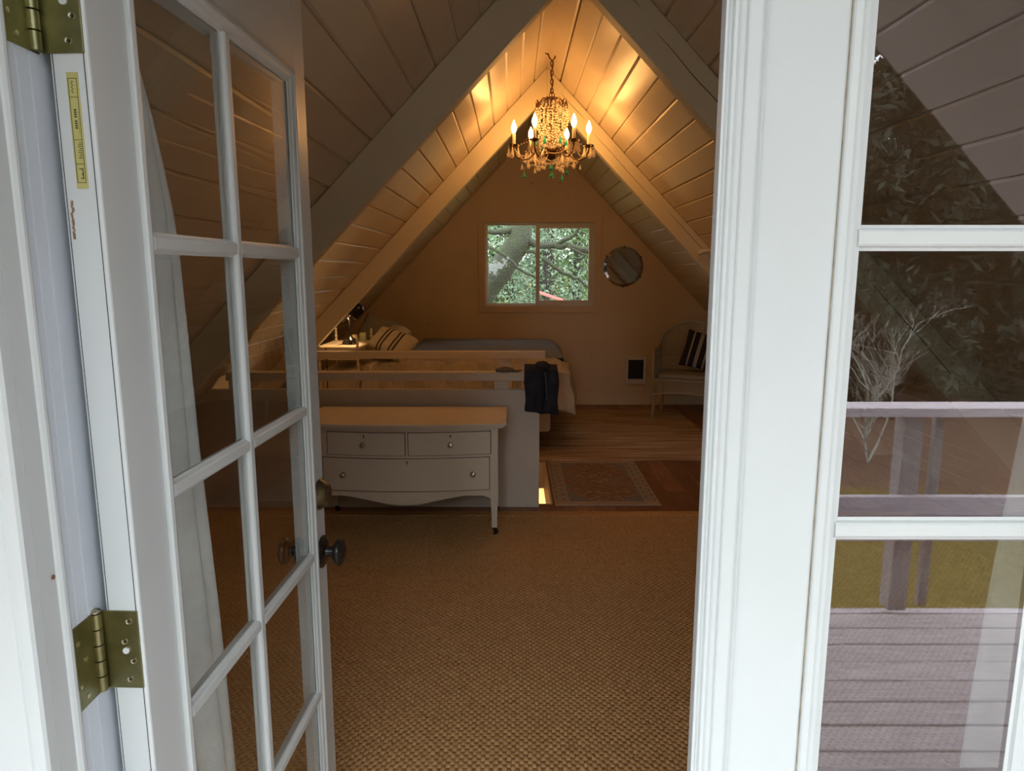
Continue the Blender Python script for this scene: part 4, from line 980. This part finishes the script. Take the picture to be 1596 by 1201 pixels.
# ------------------------------------------------------------------ deck outside, railing (seen mirrored in the glass)
DK = -.12
dk = struct(thing('floor_deck', None, None, (0, -.4, DK)), 'weathered grey deck boards outside the french doors', 'deck')
db_me = B(); db_me.prism([(0, -.036), (0, -.003), (.003, 0), (.132, 0), (.135, -.003), (.135, -.036)], 0, 7.0, 'x')
# prism along x: polygon is (y, z)
dme = db_me.mesh('deck_board', M['deckwood'])
y = .62; k = 0
while y > -1.6:
    inst('deck_board', dme, dk, loc=(-2.6 - 0, y + .4, random.uniform(-.002, .002)), rot=(0, random.uniform(-.0004, .0004), 0)); y -= .1405; k += 1
build(B().box(-2.6, 4.4, -1.62, -1.57, DK - .28, DK - .04), 'rim_joist', M['railwood'], dk)
dr_ = tag(thing('deck_railing', None, None, (.9, -1.5, DK)), 'weathered wooden deck railing behind the viewer, mirrored in the door glass', 'railing')
build(B().box(-2.6, 4.4, -1.60, -1.44, .865, .908), 'cap_rail', M['railwood'], dr_, bevel=.004)
build(B().box(-2.6, 4.4, -1.515, -1.475, .255, .475), 'cross_board', M['railwood'], dr_, bevel=.004)
for x_ in (-1.9, -.05, 1.845, 3.6):
    build(B().box(x_, x_ + .09, -1.605, -1.5165, DK + .001, .864), 'post', M['postwood'], dr_, bevel=.004)
    build(B().box(x_ + .175, x_ + .215, -1.60, -1.562, DK + .001, .864), 'ghost_baluster', M['postwood'], dr_, bevel=.002)  # thin upright imitating the post's ghost reflection in double glazing

# ------------------------------------------------------------------ ground and forest
def ground_z(x, y):
    d = max(0, -y - 14) if y < 0 else max(0, y - 14)
    return -2.75 + .10 * nz(x * .25, y * .25) + d * .10
b = B().grid(lambda u, v: (-45 + 90 * u, -50 + 110 * v, ground_z(-45 + 90 * u, -50 + 110 * v) - (.6 if 0.5 < (-50 + 110 * v) < 8.4 and abs(-45 + 90 * u) < 4 else 0)), 60, 80)
struct(build(b, 'ground', M['ground'], smooth=True), 'mossy forest ground around the cabin', 'ground')
def leaf_cloud(name, centers, spread, per, size, mat, parent, off, flat=.5):
    c = np.asarray(centers, float); n = len(c) * per
    P_ = np.repeat(c, per, axis=0) + rng.normal(0, 1, (n, 3)) * spread
    a = rng.normal(0, 1, (n, 3)); a /= np.linalg.norm(a, axis=1)[:, None]; w = rng.normal(0, 1, (n, 3)); b_ = np.cross(a, w); b_ /= np.linalg.norm(b_, axis=1)[:, None]
    s = size * rng.uniform(.5, 1.4, n)[:, None]; a = a * s; b_ = b_ * s * flat
    V = np.stack([P_ - a, P_ - b_, P_ + a, P_ + b_], axis=1); F_ = np.arange(n * 4).reshape(-1, 4)
    return inst(name, np_mesh(name, V, F_, mat, off), parent, kind='stuff')
def conifer(x, y, h, r, label, seed, per=44, size=.24, leaf='leaf_dark'):
    random.seed(seed); z0 = ground_z(x, y) - .1
    t = thing('fir_tree', label, 'tree', (x, y, z0), group=None)
    build(B().tube([(x, y, z0), (x + .1, y, z0 + h * .5), (x, y, z0 + h)], [r, r * .6, .04], 9), 'trunk', M['darkbark'], t, smooth=True)
    cs = []; bb = B()
    nb = 60
    for i in range(nb):
        q = (i + .5) / nb; z = z0 + h * (.03 + .95 * q); L_ = min(1.9, h * .22) * (1 - q) ** .5 + .3; a = random.uniform(0, 2 * PI)
        tip = (x + L_ * math.cos(a), y + L_ * math.sin(a), z - L_ * .22)
        bb.tube([(x, y, z), tip], [.04, .01], 4)
        for k in range(6): f = (k + 1) / 6; cs.append((x + (tip[0] - x) * f, y + (tip[1] - y) * f, z + (tip[2] - z) * f))
    build(bb, 'branches', M['darkbark'], t); leaf_cloud('foliage', cs, .22, per, size, M[leaf], t, (x, y, z0), .3)
    return t
spots = [(x_, -19.0, 9.5) for x_ in (5, 9.4, 13.8, 18.2)] + [(x_, -23.6, 12.5) for x_ in (2.8, 7.2, 11.6, 16.0, 20.4)] + [(x_, -28.4, 15) for x_ in (0, 4.7, 9.3, 12.6, 16.6, 20.8, 25.5)] + [(19.6, -33.5, 17), (22.8, -33, 17), (13.9, -21.4, 12.5), (13.6, -33, 17), (16.6, -33.5, 17), (10.6, -33, 17), (-6, -24, 9), (-13, -27, 9)]
for i, (x, y, h) in enumerate(spots):
    conifer(x, y, h, .20, 'tall dark fir behind the viewer, seen only as a reflection in the door glass', 100 + i)['group'] = 'dark firs mirrored in the door glass'
# bare lichen shrubs mirrored in the upper panes
def bare_shrub(x, y, h, label, seed, z0=None, lv=4):
    random.seed(seed); z0 = ground_z(x, y) if z0 is None else z0; t = thing('bare_shrub', label, 'shrub', (x, y, z0)); bb = B()
    def grow(p, d, L_, r, lev):
        q = [p]
        for k in range(4):
            d = (d + Vector((random.uniform(-.3, .3), random.uniform(-.3, .3), random.uniform(-.1, .25)))).normalized(); q.append(q[-1] + d * L_ / 4)
        bb.tube(q, [r * (1 - .15 * k) for k in range(5)], 4)
        if lev > 0:
            for k in range(4):
                j = random.randint(1, 4); grow(q[j], (d + Vector((random.uniform(-.9, .9), random.uniform(-.9, .9), random.uniform(-.3, .6)))).normalized(), L_ * .62, r * .5, lev - 1)
    for k in range(3): grow(Vector((x, y, z0)), Vector((random.uniform(-.4, .4), random.uniform(-.3, .3), 1)), h * .45, .030, lv)
    build(bb, 'twigs', M['lichen'], t, label='pale lichen covered twigs'); return t
bare_shrub(5.2, -12.5, 5.0, 'bare lichen-covered shrub mirrored left in the upper door panes', 5)
bare_shrub(8.0, -13.5, 4.6, 'bare lichen-covered shrub mirrored right in the upper door panes', 9)

# view through the far window: leaning mossy maple, limbs, hazel leaves, trunks, a red roof
random.seed(21)
def limb(bb, pts, r0, r1, n=8):
    m = len(pts); q = []
    for i in range(m - 1):
        for k in range(4): t = k / 4; q.append([pts[i][c] + (pts[i + 1][c] - pts[i][c]) * t for c in range(3)])
    q.append(list(pts[-1])); q = [(p[0] + .03 * nz(i * .9, 1), p[1], p[2] + .04 * nz(i * .8, 7)) for i, p in enumerate(q)]
    bb.tube(q, [r0 + (r1 - r0) * i / (len(q) - 1) for i in range(len(q))], n)
mt = thing('mossy_tree', 'leaning moss-covered tree with heavy limbs close outside the far window', 'tree', (-1.9, 12, -2.75))
bb = B(); limb(bb, [(-2.6, 12, -2.8), (-1.3, 12, .2), (-.33, 12, 1.35), (.12, 12, 1.98), (.2, 12.2, 2.6), (.1, 12.4, 4.2)], .28, .15, 12); build(bb, 'trunk', M['bark'], mt, smooth=True)
for pts, r0, r1 in ((([(.15, 12.1, 2.05), (.5, 11.8, 1.93), (.9, 11.6, 1.92), (1.5, 11.4, 1.78), (2.2, 11.2, 1.7)]), .065, .035), (([(.15, 12.1, 2.2), (-.3, 11.8, 2.15), (-1.0, 11.6, 2.2)]), .06, .03),
                    (([(-.55, 11.5, 2.0), (-.1, 11.4, 1.75), (.15, 11.4, 1.52), (.45, 11.4, 1.38)]), .03, .02), (([(.5, 11.6, 1.72), (.8, 11.6, 1.5), (1.1, 11.6, 1.38), (1.45, 11.6, 1.08)]), .035, .02),
                    (([(.0, 12.0, 1.78), (.2, 11.9, 1.84), (.5, 11.9, 1.80)]), .03, .02), (([(.7, 11.7, 1.93), (1.0, 11.5, 2.08), (1.2, 11.4, 2.35)]), .04, .02), (([(.9, 11.5, 1.9), (1.15, 11.4, 1.78), (1.5, 11.3, 1.62)]), .018, .01)):
    bb = B(); limb(bb, pts, r0, r1); build(bb, 'limb', M['bark'], mt, smooth=True)
cs = [(random.uniform(-.6, 1.6), random.uniform(12.4, 14.2), random.choice((random.uniform(1.9, 2.5), random.uniform(1.0, 2.4)))) for _ in range(150)]
leaf_cloud('foliage', cs, .10, 16, .022, M['leaf_pale'], mt, (-1.9, 12, -2.75), .5)
for i, (x, y, r) in enumerate(((-1.3, 19.6, .20), (.95, 20.2, .2), (3.2, 20, .16), (-.2, 24, .22), (2.2, 24.4, .22))):
    z0 = ground_z(x, y); t = thing('forest_tree', 'leafy forest tree seen beyond the mossy tree through the far window', 'tree', (x, y, z0), group='forest trees beyond the far window')
    build(B().tube([(x, y, z0), (x + .1, y, z0 + 4), (x, y, z0 + 13)], [r, r * .8, r * .4], 10), 'trunk', M['darkbark'], t, smooth=True)
    cs = [(x + max(-1, min(1, random.gauss(0, .6))), y + random.uniform(-.7, .7), z0 + random.uniform(2.0, 13)) for _ in range(330)]
    leaf_cloud('foliage', cs, .22, 26, .06, M[('leaf_bright', 'leaf_pale')[i % 2]], t, (x, y, z0), .5)
for i in range(6):
    x, y = -3.6 + i * 2.3, 28 + (i % 2) * .6; z0 = ground_z(x, y); t = thing('forest_tree', 'leafy forest tree far behind, closing the view through the window', 'tree', (x, y, z0), group='farthest forest trees beyond the window')
    build(B().tube([(x, y, z0), (x, y, z0 + 14)], [.22, .1], 8), 'trunk', M['darkbark'], t, smooth=True)
    cs = [(x + random.uniform(-1.1, 1.1), y + random.uniform(-.6, .6), z0 + random.uniform(0, 14)) for _ in range(700)]
    leaf_cloud('foliage', cs, .3, 20, .11, M[('leaf_bright', 'leaf_dark', 'leaf_pale')[i % 3]], t, (x, y, z0), .5)
for k, (x, y) in enumerate(((-.7, 14.0), (.6, 15.8), (2.2, 17.2))):
    bare_shrub(x, y, 3.7, ('bare pale shrub low at the left of the far window view', 'bare pale shrub in the middle of the far window view', 'bare pale shrub at the right of the far window view')[k], 31 + k, z0=-2.7, lv=3)
sd = tag(thing('shed', None, None, (.7, 18, -2.7)), 'small shed with red roof glimpsed low through the far window', 'shed')
build(B().box(.72, 1.34, 17.2, 18.8, ground_z(.3, 18) - .1, .62), 'walls', M['darkbark'], sd)
build(B().prism([(.66, 1.0), (1.55, .70), (1.55, .66), (.66, .96)], 16.9, 19.1), 'roof', M['redroof'], sd)
print('objects', len(bpy.data.objects))
